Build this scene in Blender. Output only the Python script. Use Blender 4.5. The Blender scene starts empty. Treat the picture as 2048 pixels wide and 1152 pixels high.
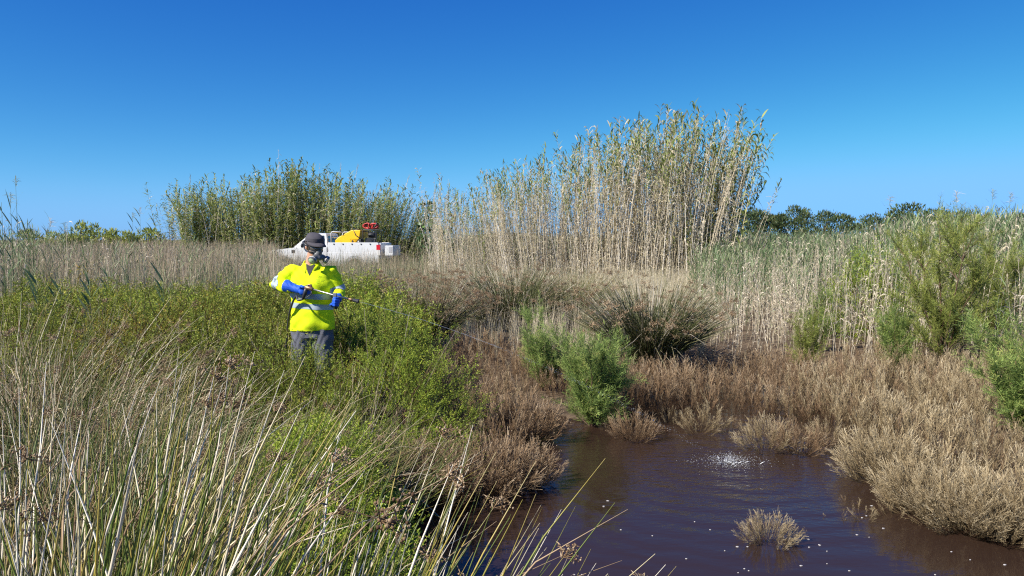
import bpy, bmesh, math, random
import numpy as np
from mathutils import Vector, Matrix, Euler

random.seed(11)
rng = np.random.default_rng(11)
sc = bpy.context.scene
COL = sc.collection
R = math.radians

# ------------------------------------------------------------------ camera, sky, sun, exposure
FPX = 1500.0                       # focal length in photo pixels (2048 wide)
CAM_Z = 1.65
PITCH = -math.atan(96 / FPX)
cam_d = bpy.data.cameras.new('camera')
cam_d.sensor_width = 36.0
cam_d.lens = 36.0 * FPX / 2048
cam_d.clip_start = 0.05
cam_d.clip_end = 12000
cam = bpy.data.objects.new('camera', cam_d)
COL.objects.link(cam)
cam.location = (0, 0, CAM_Z)
cam.rotation_euler = (math.pi / 2 + PITCH, 0, 0)
sc.camera = cam

TO_SUN = Vector((-0.64, -0.46, 0.68)).normalized()
SUN_EL = math.asin(TO_SUN.z)
SUN_AZ = math.atan2(TO_SUN.x, TO_SUN.y)
world = bpy.data.worlds.new('World')
sc.world = world
world.use_nodes = True
wn = world.node_tree
wn.nodes.clear()
wo = wn.nodes.new('ShaderNodeOutputWorld')
wb = wn.nodes.new('ShaderNodeBackground')
ws = wn.nodes.new('ShaderNodeTexSky')
ws.sky_type = 'NISHITA'
ws.sun_disc = False
ws.sun_elevation = SUN_EL
ws.sun_rotation = SUN_AZ % (2 * math.pi)
ws.air_density = 1.0
ws.dust_density = 0.25
ws.ozone_density = 3.0
ws.altitude = 0
wh = wn.nodes.new('ShaderNodeHueSaturation')
wh.inputs['Saturation'].default_value = 1.22
wh.inputs['Value'].default_value = 1.0
wn.links.new(ws.outputs[0], wh.inputs['Color'])
# tone of a clear, deep blue sky: the same colour curve for every direction
SKY_S = 0.13


def wmt(op, a, v):
    q = wn.nodes.new('ShaderNodeMath')
    q.operation = op
    wn.links.new(a, q.inputs[0])
    q.inputs[1].default_value = v
    return q.outputs[0]


wsep = wn.nodes.new('ShaderNodeSeparateColor')
wcom = wn.nodes.new('ShaderNodeCombineColor')
wn.links.new(wh.outputs[0], wsep.inputs[0])
for ci, (src, gain, pw) in enumerate(((0, .276, 1.39), (1, .492, 1.235), (1, .660, .47))):
    val = wmt('MULTIPLY', wmt('POWER', wmt('MULTIPLY', wsep.outputs[src], SKY_S), pw), gain)
    if ci < 2:
        val = wmt('SMOOTH_MIN', val, (.150, .365)[ci])
        val.node.inputs[2].default_value = (.075, .165)[ci]
    wn.links.new(wmt('MULTIPLY', val, 1 / SKY_S), wcom.inputs[ci])
wn.links.new(wcom.outputs[0], wb.inputs[0])
wb.inputs[1].default_value = SKY_S
wn.links.new(wb.outputs[0], wo.inputs[0])
sun_d = bpy.data.lights.new('sun', 'SUN')
sun_d.energy = 5.0
sun_d.angle = R(0.53)
sun_d.color = (1.0, 0.945, 0.86)
sun = bpy.data.objects.new('sun', sun_d)
COL.objects.link(sun)
sun.rotation_euler = (-TO_SUN).to_track_quat('-Z', 'Y').to_euler()
sc.view_settings.view_transform = 'Standard'
sc.view_settings.look = 'None'
sc.view_settings.gamma = 1.0
sc.view_settings.exposure = 0.7
sc.view_settings.use_curve_mapping = False
sc.cycles.max_bounces = 6
sc.cycles.diffuse_bounces = 3
sc.cycles.transmission_bounces = 4
sc.cycles.use_denoising = False
sc.cycles.filter_width = 1.2

# ------------------------------------------------------------------ helpers
_F = np.array([0, math.cos(PITCH), math.sin(PITCH)])
_U = np.array([0, -math.sin(PITCH), math.cos(PITCH)])


def ray(px, py):
    return _F + np.array([1.0, 0, 0]) * (px - 1024) / FPX + _U * (576 - py) / FPX


def G(px, py, z=0.0):
    """the ground point at height z that the photo shows at a pixel"""
    d = ray(px, py)
    t = (z - CAM_Z) / d[2]
    return np.array([d[0] * t, d[1] * t, z])


def W(px, y):
    """the x of a photo column at distance y"""
    return (px - 1024) / FPX * y


def ZH(py, y):
    """height of a photo row at distance y"""
    d = ray(1024, py)
    return CAM_Z + d[2] * y / d[1]


def poly_w(pts):
    return np.array([(W(a, b), b) for a, b in pts])


def inside(poly, x, y):
    c = np.zeros(len(x), bool)
    n = len(poly)
    for i in range(n):
        x0, y0 = poly[i]
        x1, y1 = poly[(i + 1) % n]
        k = ((y0 > y) != (y1 > y)) & (x < (x1 - x0) * (y - y0) / (y1 - y0 + 1e-12) + x0)
        c ^= k
    return c


def sdist(poly, x, y):
    """distance to a polygon, negative inside"""
    d = np.full(x.shape, 1e9)
    n = len(poly)
    for i in range(n):
        a, b = poly[i], poly[(i + 1) % n]
        e = b - a
        t = np.clip(((x - a[0]) * e[0] + (y - a[1]) * e[1]) / (e @ e + 1e-12), 0, 1)
        d = np.minimum(d, np.hypot(x - a[0] - t * e[0], y - a[1] - t * e[1]))
    return np.where(inside(poly, x, y), -d, d)


_nz = [(rng.uniform(-1, 1, 2), rng.uniform(0, 6.28)) for _ in range(24)]


def noise(x, y, s=1.0, octs=3):
    v = 0
    a = 1.0
    k = 0
    for o in range(octs):
        for _ in range(4):
            dr, ph = _nz[k % 24]
            k += 1
            v = v + a * np.sin((x * dr[0] + y * dr[1]) * 2.6 * s + ph + 1.3 * np.sin((x * dr[1] - y * dr[0]) * 1.7 * s + ph * 2))
        a *= 0.55
        s *= 2.1
    return v / 6.0


def scatter_pts(poly, dens):
    """uniform random points in a polygon, dens per square metre"""
    mn, mx = poly.min(0), poly.max(0)
    n = int((mx[0] - mn[0]) * (mx[1] - mn[1]) * dens)
    p = rng.uniform(mn, mx, (n, 2))
    return p[inside(poly, p[:, 0], p[:, 1])]


def prop(o, label=None, cat=None, group=None, kind=None):
    if label:
        o['label'] = label
    if cat:
        o['category'] = cat
    if group:
        o['group'] = group
    if kind:
        o['kind'] = kind
    return o


def empty(name, loc=(0, 0, 0), rz=0.0):
    o = bpy.data.objects.new(name, None)
    COL.objects.link(o)
    o.location = loc
    o.rotation_euler = (0, 0, rz)
    o.empty_display_size = 0.1
    return o


def link(name, me, parent=None):
    o = bpy.data.objects.new(name, me)
    COL.objects.link(o)
    if parent is not None:
        o.parent = parent
    return o


def unit(v):
    v = np.asarray(v, float)
    return v / (np.linalg.norm(v) + 1e-12)


class P:
    """collects triangles with a colour coordinate c, a random number r and a material slot"""

    def __init__(s):
        s.v, s.t, s.c, s.r, s.m = [], [], [], [], []
        s.rr = 0.5

    def add(s, vs, fs, c, m=0):
        b = len(s.v)
        s.v.extend([tuple(map(float, q)) for q in vs])
        cs = c if hasattr(c, '__len__') else [c] * len(vs)
        s.c.extend([float(q) for q in cs])
        s.r.extend([s.rr] * len(vs))
        for f in fs:
            for k in range(1, len(f) - 1):
                s.t.append((b + f[0], b + f[k], b + f[k + 1]))
                s.m.append(m)

    def tube(s, path, rad, n=4, c=0.5, m=0, cap=True):
        path = np.array(path, float)
        k = len(path)
        rad = rad if hasattr(rad, '__len__') else [rad] * k
        tg = np.gradient(path, axis=0) if k > 2 else np.array([path[1] - path[0]] * 2)
        vs, cs = [], []
        u = None
        for i in range(k):
            t = unit(tg[i])
            if u is None:
                u = unit(np.cross(t, [0.31, 0.95, 0.1] if abs(t[1]) < 0.9 else [1, 0.1, 0]))
            u = unit(u - t * (u @ t))
            w = np.cross(t, u)
            for j in range(n):
                a = 2 * math.pi * j / n
                vs.append(path[i] + rad[i] * (math.cos(a) * u + math.sin(a) * w))
                cs.append(c[i] if hasattr(c, '__len__') else c)
        fs = []
        for i in range(k - 1):
            for j in range(n):
                j2 = (j + 1) % n
                fs.append((i * n + j, i * n + j2, (i + 1) * n + j2, (i + 1) * n + j))
        if cap:
            fs.append(tuple(range(n - 1, -1, -1)))
            fs.append(tuple((k - 1) * n + j for j in range(n)))
        s.add(vs, fs, cs, m)

    def ribbon(s, path, wid, side, c=0.5, m=0):
        path = np.array(path, float)
        k = len(path)
        side = unit(side)
        vs, cs = [], []
        for i in range(k):
            w = wid[i] if hasattr(wid, '__len__') else wid
            vs += [path[i] - side * w / 2, path[i] + side * w / 2]
            cc = c[i] if hasattr(c, '__len__') else c
            cs += [cc, cc]
        s.add(vs, [(2 * i, 2 * i + 1, 2 * i + 3, 2 * i + 2) for i in range(k - 1)], cs, m)

    def leaf(s, p, d, L, w, c=0.5, m=0, side=None):
        """one small diamond leaf from p along d"""
        p, d = np.asarray(p, float), unit(d)
        if side is None:
            side = np.cross(d, rng.normal(size=3))
        side = unit(side) * w / 2
        s.add([p, p + d * L * .45 + side, p + d * L, p + d * L * .45 - side], [(0, 1, 2), (0, 2, 3)], c, m)

    def octa(s, p, r, c=0.5, m=0, st=1.0):
        p = np.asarray(p, float)
        s.add([p + [r, 0, 0], p + [0, r, 0], p - [r, 0, 0], p - [0, r, 0], p + [0, 0, r * st], p - [0, 0, r * st]],
              [(0, 1, 4), (1, 2, 4), (2, 3, 4), (3, 0, 4), (1, 0, 5), (2, 1, 5), (3, 2, 5), (0, 3, 5)], c, m)

    def ellipsoid(s, ctr, rad, rot=None, nu=14, nv=9, c=0.5, m=0):
        ctr, rad = np.asarray(ctr, float), np.asarray(rad, float)
        vs = [(0, 0, -1)]
        for i in range(1, nv):
            a = -math.pi / 2 + math.pi * i / nv
            for j in range(nu):
                b = 2 * math.pi * j / nu
                vs.append((math.cos(a) * math.cos(b), math.cos(a) * math.sin(b), math.sin(a)))
        vs.append((0, 0, 1))
        vs = np.array(vs) * rad
        if rot is not None:
            vs = vs @ np.array(rot.to_matrix() if hasattr(rot, 'to_matrix') else rot).T
        fs = [(0, 1 + (j + 1) % nu, 1 + j) for j in range(nu)]
        for i in range(nv - 2):
            for j in range(nu):
                a, b = 1 + i * nu, 1 + (i + 1) * nu
                fs.append((a + j, a + (j + 1) % nu, b + (j + 1) % nu, b + j))
        l = len(vs) - 1
        a = 1 + (nv - 2) * nu
        fs += [(a + j, a + (j + 1) % nu, l) for j in range(nu)]
        s.add(vs + ctr, fs, c, m)

    def loft(s, rings, n=24, c=0.5, m=0, power=2.0):
        """closed loft along z: rings of (cx, cy, z, rx, ry)"""
        vs = []
        for cx, cy, z, rx, ry in rings:
            for j in range(n):
                a = 2 * math.pi * j / n
                ca, sa = math.cos(a), math.sin(a)
                q = (abs(ca) ** power + abs(sa) ** power) ** (-1 / power)
                vs.append((cx + rx * ca * q, cy + ry * sa * q, z))
        fs = []
        k = len(rings)
        for i in range(k - 1):
            for j in range(n):
                j2 = (j + 1) % n
                fs.append((i * n + j, i * n + j2, (i + 1) * n + j2, (i + 1) * n + j))
        fs.append(tuple(range(n - 1, -1, -1)))
        fs.append(tuple((k - 1) * n + j for j in range(n)))
        s.add(vs, fs, c, m)

    def box(s, a, b, c=0.5, m=0):
        (x0, y0, z0), (x1, y1, z1) = a, b
        vs = [(x0, y0, z0), (x1, y0, z0), (x1, y1, z0), (x0, y1, z0), (x0, y0, z1), (x1, y0, z1), (x1, y1, z1), (x0, y1, z1)]
        s.add(vs, [(0, 3, 2, 1), (4, 5, 6, 7), (0, 1, 5, 4), (1, 2, 6, 5), (2, 3, 7, 6), (3, 0, 4, 7)], c, m)

    def arrays(s):
        return (np.array(s.v, np.float32).reshape(-1, 3), np.array(s.t, np.int32).reshape(-1, 3),
                np.array(s.c, np.float32), np.array(s.r, np.float32), np.array(s.m, np.int32))

    def mesh(s, name, mats, smooth=True):
        return tri_mesh(name, *s.arrays(), mats, smooth)

    def obj(s, name, mats, parent=None, smooth=True):
        if not isinstance(mats, (list, tuple)):
            mats = [mats]
        return link(name, s.mesh(name, mats, smooth), parent)


def tri_mesh(name, v, t, c, r, m, mats, smooth=True):
    me = bpy.data.meshes.new(name)
    me.vertices.add(len(v))
    me.vertices.foreach_set('co', np.ascontiguousarray(v, np.float32).ravel())
    nt = len(t)
    me.loops.add(nt * 3)
    me.loops.foreach_set('vertex_index', np.ascontiguousarray(t, np.int32).ravel())
    me.polygons.add(nt)
    me.polygons.foreach_set('loop_start', np.arange(0, nt * 3, 3, dtype=np.int32))
    me.polygons.foreach_set('material_index', np.ascontiguousarray(m, np.int32))
    me.polygons.foreach_set('use_smooth', np.full(nt, smooth, bool))
    for k, a in (('c', c), ('r', r)):
        at = me.attributes.new(k, 'FLOAT', 'POINT')
        at.data.foreach_set('value', np.ascontiguousarray(a, np.float32))
    for q in mats:
        me.materials.append(q)
    me.update(calc_edges=True)
    return me


def rotmats(e):
    """euler XYZ (n,3) -> matrices (n,3,3)"""
    cx, cy, cz = np.cos(e).T
    sx, sy, sz = np.sin(e).T
    M = np.empty((len(e), 3, 3))
    M[:, 0, 0] = cy * cz
    M[:, 0, 1] = sx * sy * cz - cx * sz
    M[:, 0, 2] = cx * sy * cz + sx * sz
    M[:, 1, 0] = cy * sz
    M[:, 1, 1] = sx * sy * sz + cx * cz
    M[:, 1, 2] = cx * sy * sz - sx * cz
    M[:, 2, 0] = -sy
    M[:, 2, 1] = sx * cy
    M[:, 2, 2] = cx * cy
    return M


def dir_euler(d, spin):
    """euler angles that turn +Z to d (n,3), after a spin about z"""
    d = d / (np.linalg.norm(d, axis=1, keepdims=True) + 1e-12)
    out = np.empty((len(d), 3))
    for i in range(len(d)):
        q = Vector(d[i]).to_track_quat('Z', 'Y') @ Euler((0, 0, spin[i])).to_quaternion()
        out[i] = q.to_euler()
    return out


def realize(protos, pts, rot, scl, idx):
    """one joined mesh from transformed copies of the prototypes"""
    V, T, C, RR, Mi = [], [], [], [], []
    base = 0
    M = rotmats(rot)
    scl = np.asarray(scl, float)
    if scl.ndim == 1:
        scl = np.repeat(scl[:, None], 3, 1)
    for k, p in enumerate(protos):
        s = np.where(idx == k)[0]
        if not len(s):
            continue
        v, t, c, r, m = p.arrays()
        w = np.einsum('nij,nvj->nvi', M[s], v[None] * scl[s][:, None, :]) + pts[s][:, None, :]
        n, nv = len(s), len(v)
        V.append(w.reshape(-1, 3))
        T.append((t[None] + (np.arange(n) * nv)[:, None, None] + base).reshape(-1, 3))
        C.append(np.tile(c, n))
        RR.append(((r[None] + rng.uniform(0, 1, n)[:, None]) % 1.0).ravel())
        Mi.append(np.tile(m, n))
        base += n * nv
    return np.concatenate(V), np.concatenate(T), np.concatenate(C), np.concatenate(RR), np.concatenate(Mi)


def grown(name, protos, mats, pts, rot, scl, idx, parent=None):
    return link(name, tri_mesh(name, *realize(protos, pts, rot, scl, idx), mats), parent)


def _scatter_tree():
    t = bpy.data.node_groups.new('scatter', 'GeometryNodeTree')
    t.interface.new_socket('Geometry', in_out='INPUT', socket_type='NodeSocketGeometry')
    t.interface.new_socket('Geometry', in_out='OUTPUT', socket_type='NodeSocketGeometry')
    N, L = t.nodes, t.links
    gi, go = N.new('NodeGroupInput'), N.new('NodeGroupOutput')

    def attr(nm, ty):
        a = N.new('GeometryNodeInputNamedAttribute')
        a.data_type = ty
        a.inputs['Name'].default_value = nm
        return a.outputs[0]
    pid = attr('pid', 'INT')
    cmp_ = N.new('FunctionNodeCompare')
    cmp_.data_type = 'INT'
    cmp_.operation = 'GREATER_EQUAL'
    L.new(pid, cmp_.inputs[2])
    cmp_.inputs[3].default_value = 0
    sep = N.new('GeometryNodeSeparateGeometry')
    sep.domain = 'POINT'
    L.new(gi.outputs[0], sep.inputs[0])
    L.new(cmp_.outputs[0], sep.inputs[1])
    spl = N.new('GeometryNodeSplitToInstances')
    spl.domain = 'POINT'
    L.new(sep.outputs[0], spl.inputs['Geometry'])
    L.new(pid, spl.inputs['Group ID'])
    iop = N.new('GeometryNodeInstanceOnPoints')
    L.new(sep.outputs[1], iop.inputs['Points'])
    L.new(spl.outputs[0], iop.inputs['Instance'])
    iop.inputs['Pick Instance'].default_value = True
    L.new(attr('pick', 'INT'), iop.inputs['Instance Index'])
    L.new(attr('turn', 'FLOAT_VECTOR'), iop.inputs['Rotation'])
    L.new(attr('size', 'FLOAT_VECTOR'), iop.inputs['Scale'])
    L.new(iop.outputs[0], go.inputs[0])
    return t


SCATTER = _scatter_tree()


def mass(name, protos, mats, pts, rot, scl, idx, label, cat):
    """one 'stuff' object: prototypes and seed points in one mesh, grown by geometry nodes"""
    V, T, C, RR, Mi, pid = [], [], [], [], [], []
    base = 0
    for k, p in enumerate(protos):
        v, t, c, r, m = p.arrays()
        V.append(v)
        T.append(t + base)
        C.append(c)
        RR.append(r)
        Mi.append(m)
        pid.append(np.full(len(v), k))
        base += len(v)
    n = len(pts)
    scl = np.asarray(scl, float)
    if scl.ndim == 1:
        scl = np.repeat(scl[:, None], 3, 1)
    V.append(pts)
    z = np.zeros(n)
    me = tri_mesh(name, np.concatenate(V), np.concatenate(T), np.concatenate(C + [z]), np.concatenate(RR + [z]),
                  np.concatenate(Mi), mats)
    pid = np.concatenate(pid + [np.full(n, -1)]).astype(np.int32)
    a = me.attributes.new('pid', 'INT', 'POINT')
    a.data.foreach_set('value', pid)
    a = me.attributes.new('pick', 'INT', 'POINT')
    a.data.foreach_set('value', np.concatenate([np.zeros(base), idx]).astype(np.int32))
    for k, q in (('turn', rot), ('size', scl)):
        a = me.attributes.new(k, 'FLOAT_VECTOR', 'POINT')
        a.data.foreach_set('vector', np.concatenate([np.zeros((base, 3)), q]).astype(np.float32).ravel())
    o = link(name, me)
    md = o.modifiers.new('grow', 'NODES')
    md.node_group = SCATTER
    return prop(o, label, cat, kind='stuff')


# ------------------------------------------------------------------ materials
def mat(name):
    m = bpy.data.materials.new(name)
    m.use_nodes = True
    return m, m.node_tree.nodes, m.node_tree.links, m.node_tree.nodes['Principled BSDF']


def plain(name, col, rough=0.5, metal=0.0, spec=0.5, bump=0.0, bscale=60, var=0.0, trans=0.0, coat=0.0):
    m, N, L, b = mat(name)
    b.inputs['Base Color'].default_value = (*col, 1)
    b.inputs['Roughness'].default_value = rough
    b.inputs['Metallic'].default_value = metal
    b.inputs['Specular IOR Level'].default_value = spec
    b.inputs['Coat Weight'].default_value = coat
    if trans:
        b.inputs['Transmission Weight'].default_value = trans
    if var or bump:
        tc = N.new('ShaderNodeTexCoord')
        nz = N.new('ShaderNodeTexNoise')
        nz.inputs['Scale'].default_value = bscale
        nz.inputs['Detail'].default_value = 5
        L.new(tc.outputs['Object'], nz.inputs['Vector'])
        if var:
            hs = N.new('ShaderNodeHueSaturation')
            hs.inputs['Color'].default_value = (*col, 1)
            mr = N.new('ShaderNodeMapRange')
            mr.inputs['To Min'].default_value = 1 - var
            mr.inputs['To Max'].default_value = 1 + var
            L.new(nz.outputs[0], mr.inputs[0])
            L.new(mr.outputs[0], hs.inputs['Value'])
            L.new(hs.outputs[0], b.inputs['Base Color'])
        if bump:
            bp = N.new('ShaderNodeBump')
            bp.inputs['Strength'].default_value = bump
            bp.inputs['Distance'].default_value = 0.01
            L.new(nz.outputs[0], bp.inputs['Height'])
            L.new(bp.outputs[0], b.inputs['Normal'])
    return m


def veg(name, stops, kr=0.35, vr=0.35, trans=0.25, rough=0.55, spec=0.25):
    """plant matter: colour from the piece's own coordinate c, shifted piece by piece"""
    m, N, L, b = mat(name)
    ac = N.new('ShaderNodeAttribute')
    ac.attribute_name = 'c'
    ar = N.new('ShaderNodeAttribute')
    ar.attribute_name = 'r'
    oi = N.new('ShaderNodeObjectInfo')

    def mth(op, a, bb=None, clamp=False):
        q = N.new('ShaderNodeMath')
        q.operation = op
        q.use_clamp = clamp
        for i, s in enumerate((a, bb)):
            if s is None:
                continue
            if isinstance(s, (int, float)):
                q.inputs[i].default_value = s
            else:
                L.new(s, q.inputs[i])
        return q.outputs[0]
    rnd = mth('FRACT', mth('ADD', ar.outputs['Fac'], oi.outputs['Random']))
    rnd2 = mth('FRACT', mth('MULTIPLY', rnd, 13.37))
    u = mth('ADD', ac.outputs['Fac'], mth('MULTIPLY', mth('SUBTRACT', rnd, 0.5), kr), True)
    cr = N.new('ShaderNodeValToRGB')
    e = cr.color_ramp.elements
    while len(e) < len(stops):
        e.new(0.5)
    for i, (p, col) in enumerate(stops):
        e[i].position = p
        e[i].color = (*col, 1)
    L.new(u, cr.inputs[0])
    hs = N.new('ShaderNodeHueSaturation')
    L.new(cr.outputs[0], hs.inputs['Color'])
    L.new(mth('ADD', mth('MULTIPLY', rnd2, vr), 1 - vr / 2), hs.inputs['Value'])
    L.new(hs.outputs[0], b.inputs['Base Color'])
    b.inputs['Roughness'].default_value = rough
    b.inputs['Specular IOR Level'].default_value = spec
    if trans:
        tr = N.new('ShaderNodeBsdfTranslucent')
        L.new(hs.outputs[0], tr.inputs[0])
        mx = N.new('ShaderNodeMixShader')
        mx.inputs[0].default_value = trans
        L.new(b.outputs[0], mx.inputs[1])
        L.new(tr.outputs[0], mx.inputs[2])
        L.new(mx.outputs[0], N['Material Output'].inputs['Surface'])
    return m


# 0 = green side, 1 = dry side of each ramp
M_RUSH = veg('rush_stem', [(0, (.05, .085, .014)), (.3, (.12, .155, .028)), (.5, (.31, .24, .05)), (.68, (.52, .44, .24)), (.85, (.68, .60, .44)), (1, (.78, .71, .57))], kr=.34, vr=.55, trans=0, rough=.45, spec=.35)
M_RUSHF = veg('grey_rush_stem', [(0, (.045, .06, .024)), (.3, (.095, .115, .04)), (.5, (.19, .17, .085)), (.68, (.33, .28, .18)), (.85, (.47, .41, .31)), (1, (.56, .5, .40))], kr=.3, trans=0, rough=.5, spec=.3)
M_RUSHM = veg('dull_rush_stem', [(0, (.05, .075, .018)), (.3, (.10, .125, .028)), (.5, (.2, .165, .05)), (.68, (.35, .28, .15)), (.85, (.58, .48, .31)), (1, (.70, .60, .42))], kr=.3, trans=0, rough=.5, spec=.3)
M_SEED = veg('rush_seed', [(0, (.09, .05, .026)), (.5, (.235, .15, .08)), (1, (.45, .34, .22))], kr=.4, trans=0, rough=.8)
M_SEAB = veg('seablite_leaf', [(0, (.10, .07, .025)), (.12, (.11, .155, .022)), (.45, (.26, .36, .042)), (.75, (.41, .48, .06)), (.93, (.56, .51, .085)), (1, (.3, .2, .06))], kr=.28, vr=.5, trans=.3, rough=.45)
M_SEABO = veg('olive_seablite_leaf', [(0, (.08, .05, .018)), (.15, (.09, .118, .018)), (.45, (.195, .245, .034)), (.72, (.31, .345, .05)), (.88, (.41, .365, .06)), (1, (.26, .14, .04))], kr=.35, vr=.5, trans=.3, rough=.5)
M_TWIG = veg('dead_twig', [(0, (.038, .022, .013)), (.35, (.152, .092, .05)), (.7, (.29, .20, .118)), (1, (.44, .345, .235))], kr=.35, vr=.35, trans=0.05, rough=.8, spec=.1)
M_PALE = veg('pale_saltwort_twig', [(0, (.045, .026, .015)), (.35, (.18, .128, .067)), (.7, (.37, .29, .17)), (1, (.56, .475, .325))], kr=.35, vr=.35, trans=0.05, rough=.8, spec=.1)
M_TAM = veg('tamarisk_spray', [(0, (.13, .16, .04)), (.4, (.29, .34, .08)), (.8, (.42, .45, .115)), (1, (.5, .44, .14))], kr=.4, vr=.45, trans=.4, rough=.7, spec=.1)
M_TAMB = veg('tamarisk_green_spray', [(0, (.09, .15, .05)), (.45, (.27, .37, .10)), (.85, (.43, .50, .15)), (1, (.54, .49, .16))], kr=.4, vr=.45, trans=.4, rough=.7, spec=.1)
M_BARK = veg('tamarisk_bark', [(0, (.10, .045, .028)), (.6, (.18, .12, .09)), (1, (.33, .27, .22))], kr=.3, trans=0, rough=.8)
M_REED = veg('reed_leaf', [(0, (.085, .135, .05)), (.35, (.17, .235, .10)), (.55, (.3, .33, .16)), (.75, (.56, .47, .31)), (1, (.74, .65, .5))], kr=.3, vr=.4, trans=.3, rough=.5, spec=.35)
M_GRASS = veg('dry_grass', [(0, (.10, .145, .065)), (.3, (.2, .23, .115)), (.55, (.34, .26, .165)), (.8, (.48, .37, .26)), (1, (.66, .56, .42))], kr=.3, vr=.4, trans=.2, rough=.7)
M_STRAW = veg('bleached_straw', [(0, (.16, .19, .08)), (.3, (.3, .3, .16)), (.55, (.46, .39, .26)), (.8, (.6, .52, .37)), (1, (.74, .66, .5))], kr=.3, vr=.4, trans=.2, rough=.7)
M_CANEL = veg('cane_leaf', [(0, (.12, .165, .04)), (.4, (.26, .31, .085)), (.65, (.38, .39, .13)), (.85, (.56, .49, .30)), (1, (.64, .56, .42))], kr=.25, vr=.4, trans=.35, rough=.5, spec=.25)
M_CANES = veg('cane_stem', [(0, (.23, .24, .09)), (.3, (.42, .36, .2)), (.6, (.55, .46, .33)), (1, (.70, .64, .54))], kr=.5, vr=.3, trans=0, rough=.5, spec=.35)
M_TREE = veg('tree_leaf', [(0, (.032, .06, .024)), (.5, (.065, .105, .038)), (1, (.15, .155, .06))], kr=.4, vr=.4, trans=.2)
M_FIG = veg('broad_leaf', [(0, (.03, .07, .02)), (.6, (.06, .13, .035)), (1, (.12, .2, .06))], kr=.4, vr=.3, trans=.2, rough=.4)

# ------------------------------------------------------------------ terrain and water
ZW = -0.30
_pp = [(700, 1700), (870, 1160), (830, 1060), (770, 1005), (820, 955), (930, 985), (1010, 962), (1095, 955), (1104, 880),
       (1120, 838), (1235, 842), (1300, 812), (1470, 786), (1560, 800), (1660, 838), (1705, 890), (1690, 935), (1775, 1003),
       (1890, 1052), (2048, 1078), (2250, 1110), (2600, 1250), (2500, 1700)]
POND = np.array([G(a, b, ZW)[:2] for a, b in _pp])


def smooth01(t):
    t = np.clip(t, 0, 1)
    return t * t * (3 - 2 * t)


def H(x, y):
    x, y = np.asarray(x, float), np.asarray(y, float)
    sd = sdist(POND, x, y) + 0.10 * noise(x, y, 1.6) * np.clip(2 - np.abs(y - 7) / 8, 0, 1)
    firm = np.maximum(smooth01((.9 - x) / .5) * smooth01((6.6 - y) / .8), smooth01((-.75 - x) / .5))        # the near bank stands up, the other margins are marsh with puddles
    wet = .045 * noise(x, y, 2.4, 2) - .012 + .27 * smooth01((sd - .5) / 2.4)
    dry = .06 * smooth01(sd / 0.25) + .26 * smooth01(sd / 2.6)
    z = np.where(sd > 0, dry * firm + wet * (1 - firm) * smooth01(sd / .3), -0.35 * smooth01(-sd / 0.9))
    far = smooth01((y - 14) / 20)
    bank = 0.30 * smooth01((3.0 - y) / 1.6) * smooth01((.15 - x) / .7)
    return ZW + z + bank + 0.03 * noise(x, y, 0.9) * smooth01(sd / 1.0) + 0.10 * far


def hz(x, y):
    return float(H(np.array([x]), np.array([y]))[0])


def _axis(a, b, step, lo, hi):
    mid = list(np.arange(a, b + 1e-6, step))
    s, q, left = step, a, []
    while q > lo:
        s *= 1.22
        q -= s
        left.append(q)
    s, q, right = step, b, []
    while q < hi:
        s *= 1.22
        q += s
        right.append(q)
    return np.array(left[::-1] + mid + right)


gx = _axis(-7, 10, 0.11, -6000, 6000)
gy = _axis(0.4, 14, 0.11, -3000, 7000)
GX, GY = np.meshgrid(gx, gy)
GZ = H(GX.ravel(), GY.ravel())
nx, ny = len(gx), len(gy)
ii = (np.arange(ny - 1)[:, None] * nx + np.arange(nx - 1)[None, :]).ravel()
gt = np.concatenate([np.stack([ii, ii + 1, ii + nx + 1], 1), np.stack([ii, ii + nx + 1, ii + nx], 1)])
gv = np.stack([GX.ravel(), GY.ravel(), GZ], 1)

m, N, L, b = mat('marsh_soil')
tc = N.new('ShaderNodeTexCoord')
nz = N.new('ShaderNodeTexNoise')
nz.inputs['Scale'].default_value = 3.0
nz.inputs['Detail'].default_value = 9
nz.inputs['Roughness'].default_value = 0.7
cr = N.new('ShaderNodeValToRGB')
for p_, c_ in ((0.3, (.05, .034, .022)), (0.55, (.13, .09, .055))):
    pass
cr.color_ramp.elements[0].position = 0.3
cr.color_ramp.elements[0].color = (.045, .03, .02, 1)
cr.color_ramp.elements[1].position = 0.72
cr.color_ramp.elements[1].color = (.20, .145, .09, 1)
bp = N.new('ShaderNodeBump')
bp.inputs['Strength'].default_value = 0.9
bp.inputs['Distance'].default_value = 0.04
L.new(tc.outputs['Object'], nz.inputs['Vector'])
L.new(nz.outputs[0], cr.inputs[0])
L.new(cr.outputs[0], b.inputs['Base Color'])
L.new(nz.outputs[0], bp.inputs['Height'])
L.new(bp.outputs[0], b.inputs['Normal'])
b.inputs['Roughness'].default_value = 0.9
b.inputs['Specular IOR Level'].default_value = 0.15
zero = np.zeros(len(gv))
ground = link('ground', tri_mesh('ground', gv, gt, zero, zero, np.zeros(len(gt), int), [m]))
prop(ground, 'dark brown marsh soil under the plants', kind='structure')

SPLASH = G(1452, 925, ZW)
m, N, L, b = mat('pond_water')
b.inputs['Base Color'].default_value = (.030, .0172, .0118, 1)
b.inputs['Roughness'].default_value = 0.035
b.inputs['IOR'].default_value = 1.333
tc = N.new('ShaderNodeTexCoord')


def wmath(op, a, bb=None):
    q = N.new('ShaderNodeMath')
    q.operation = op
    for i, s in enumerate((a, bb)):
        if s is None:
            continue
        if isinstance(s, (int, float)):
            q.inputs[i].default_value = s
        else:
            L.new(s, q.inputs[i])
    return q.outputs[0]


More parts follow.
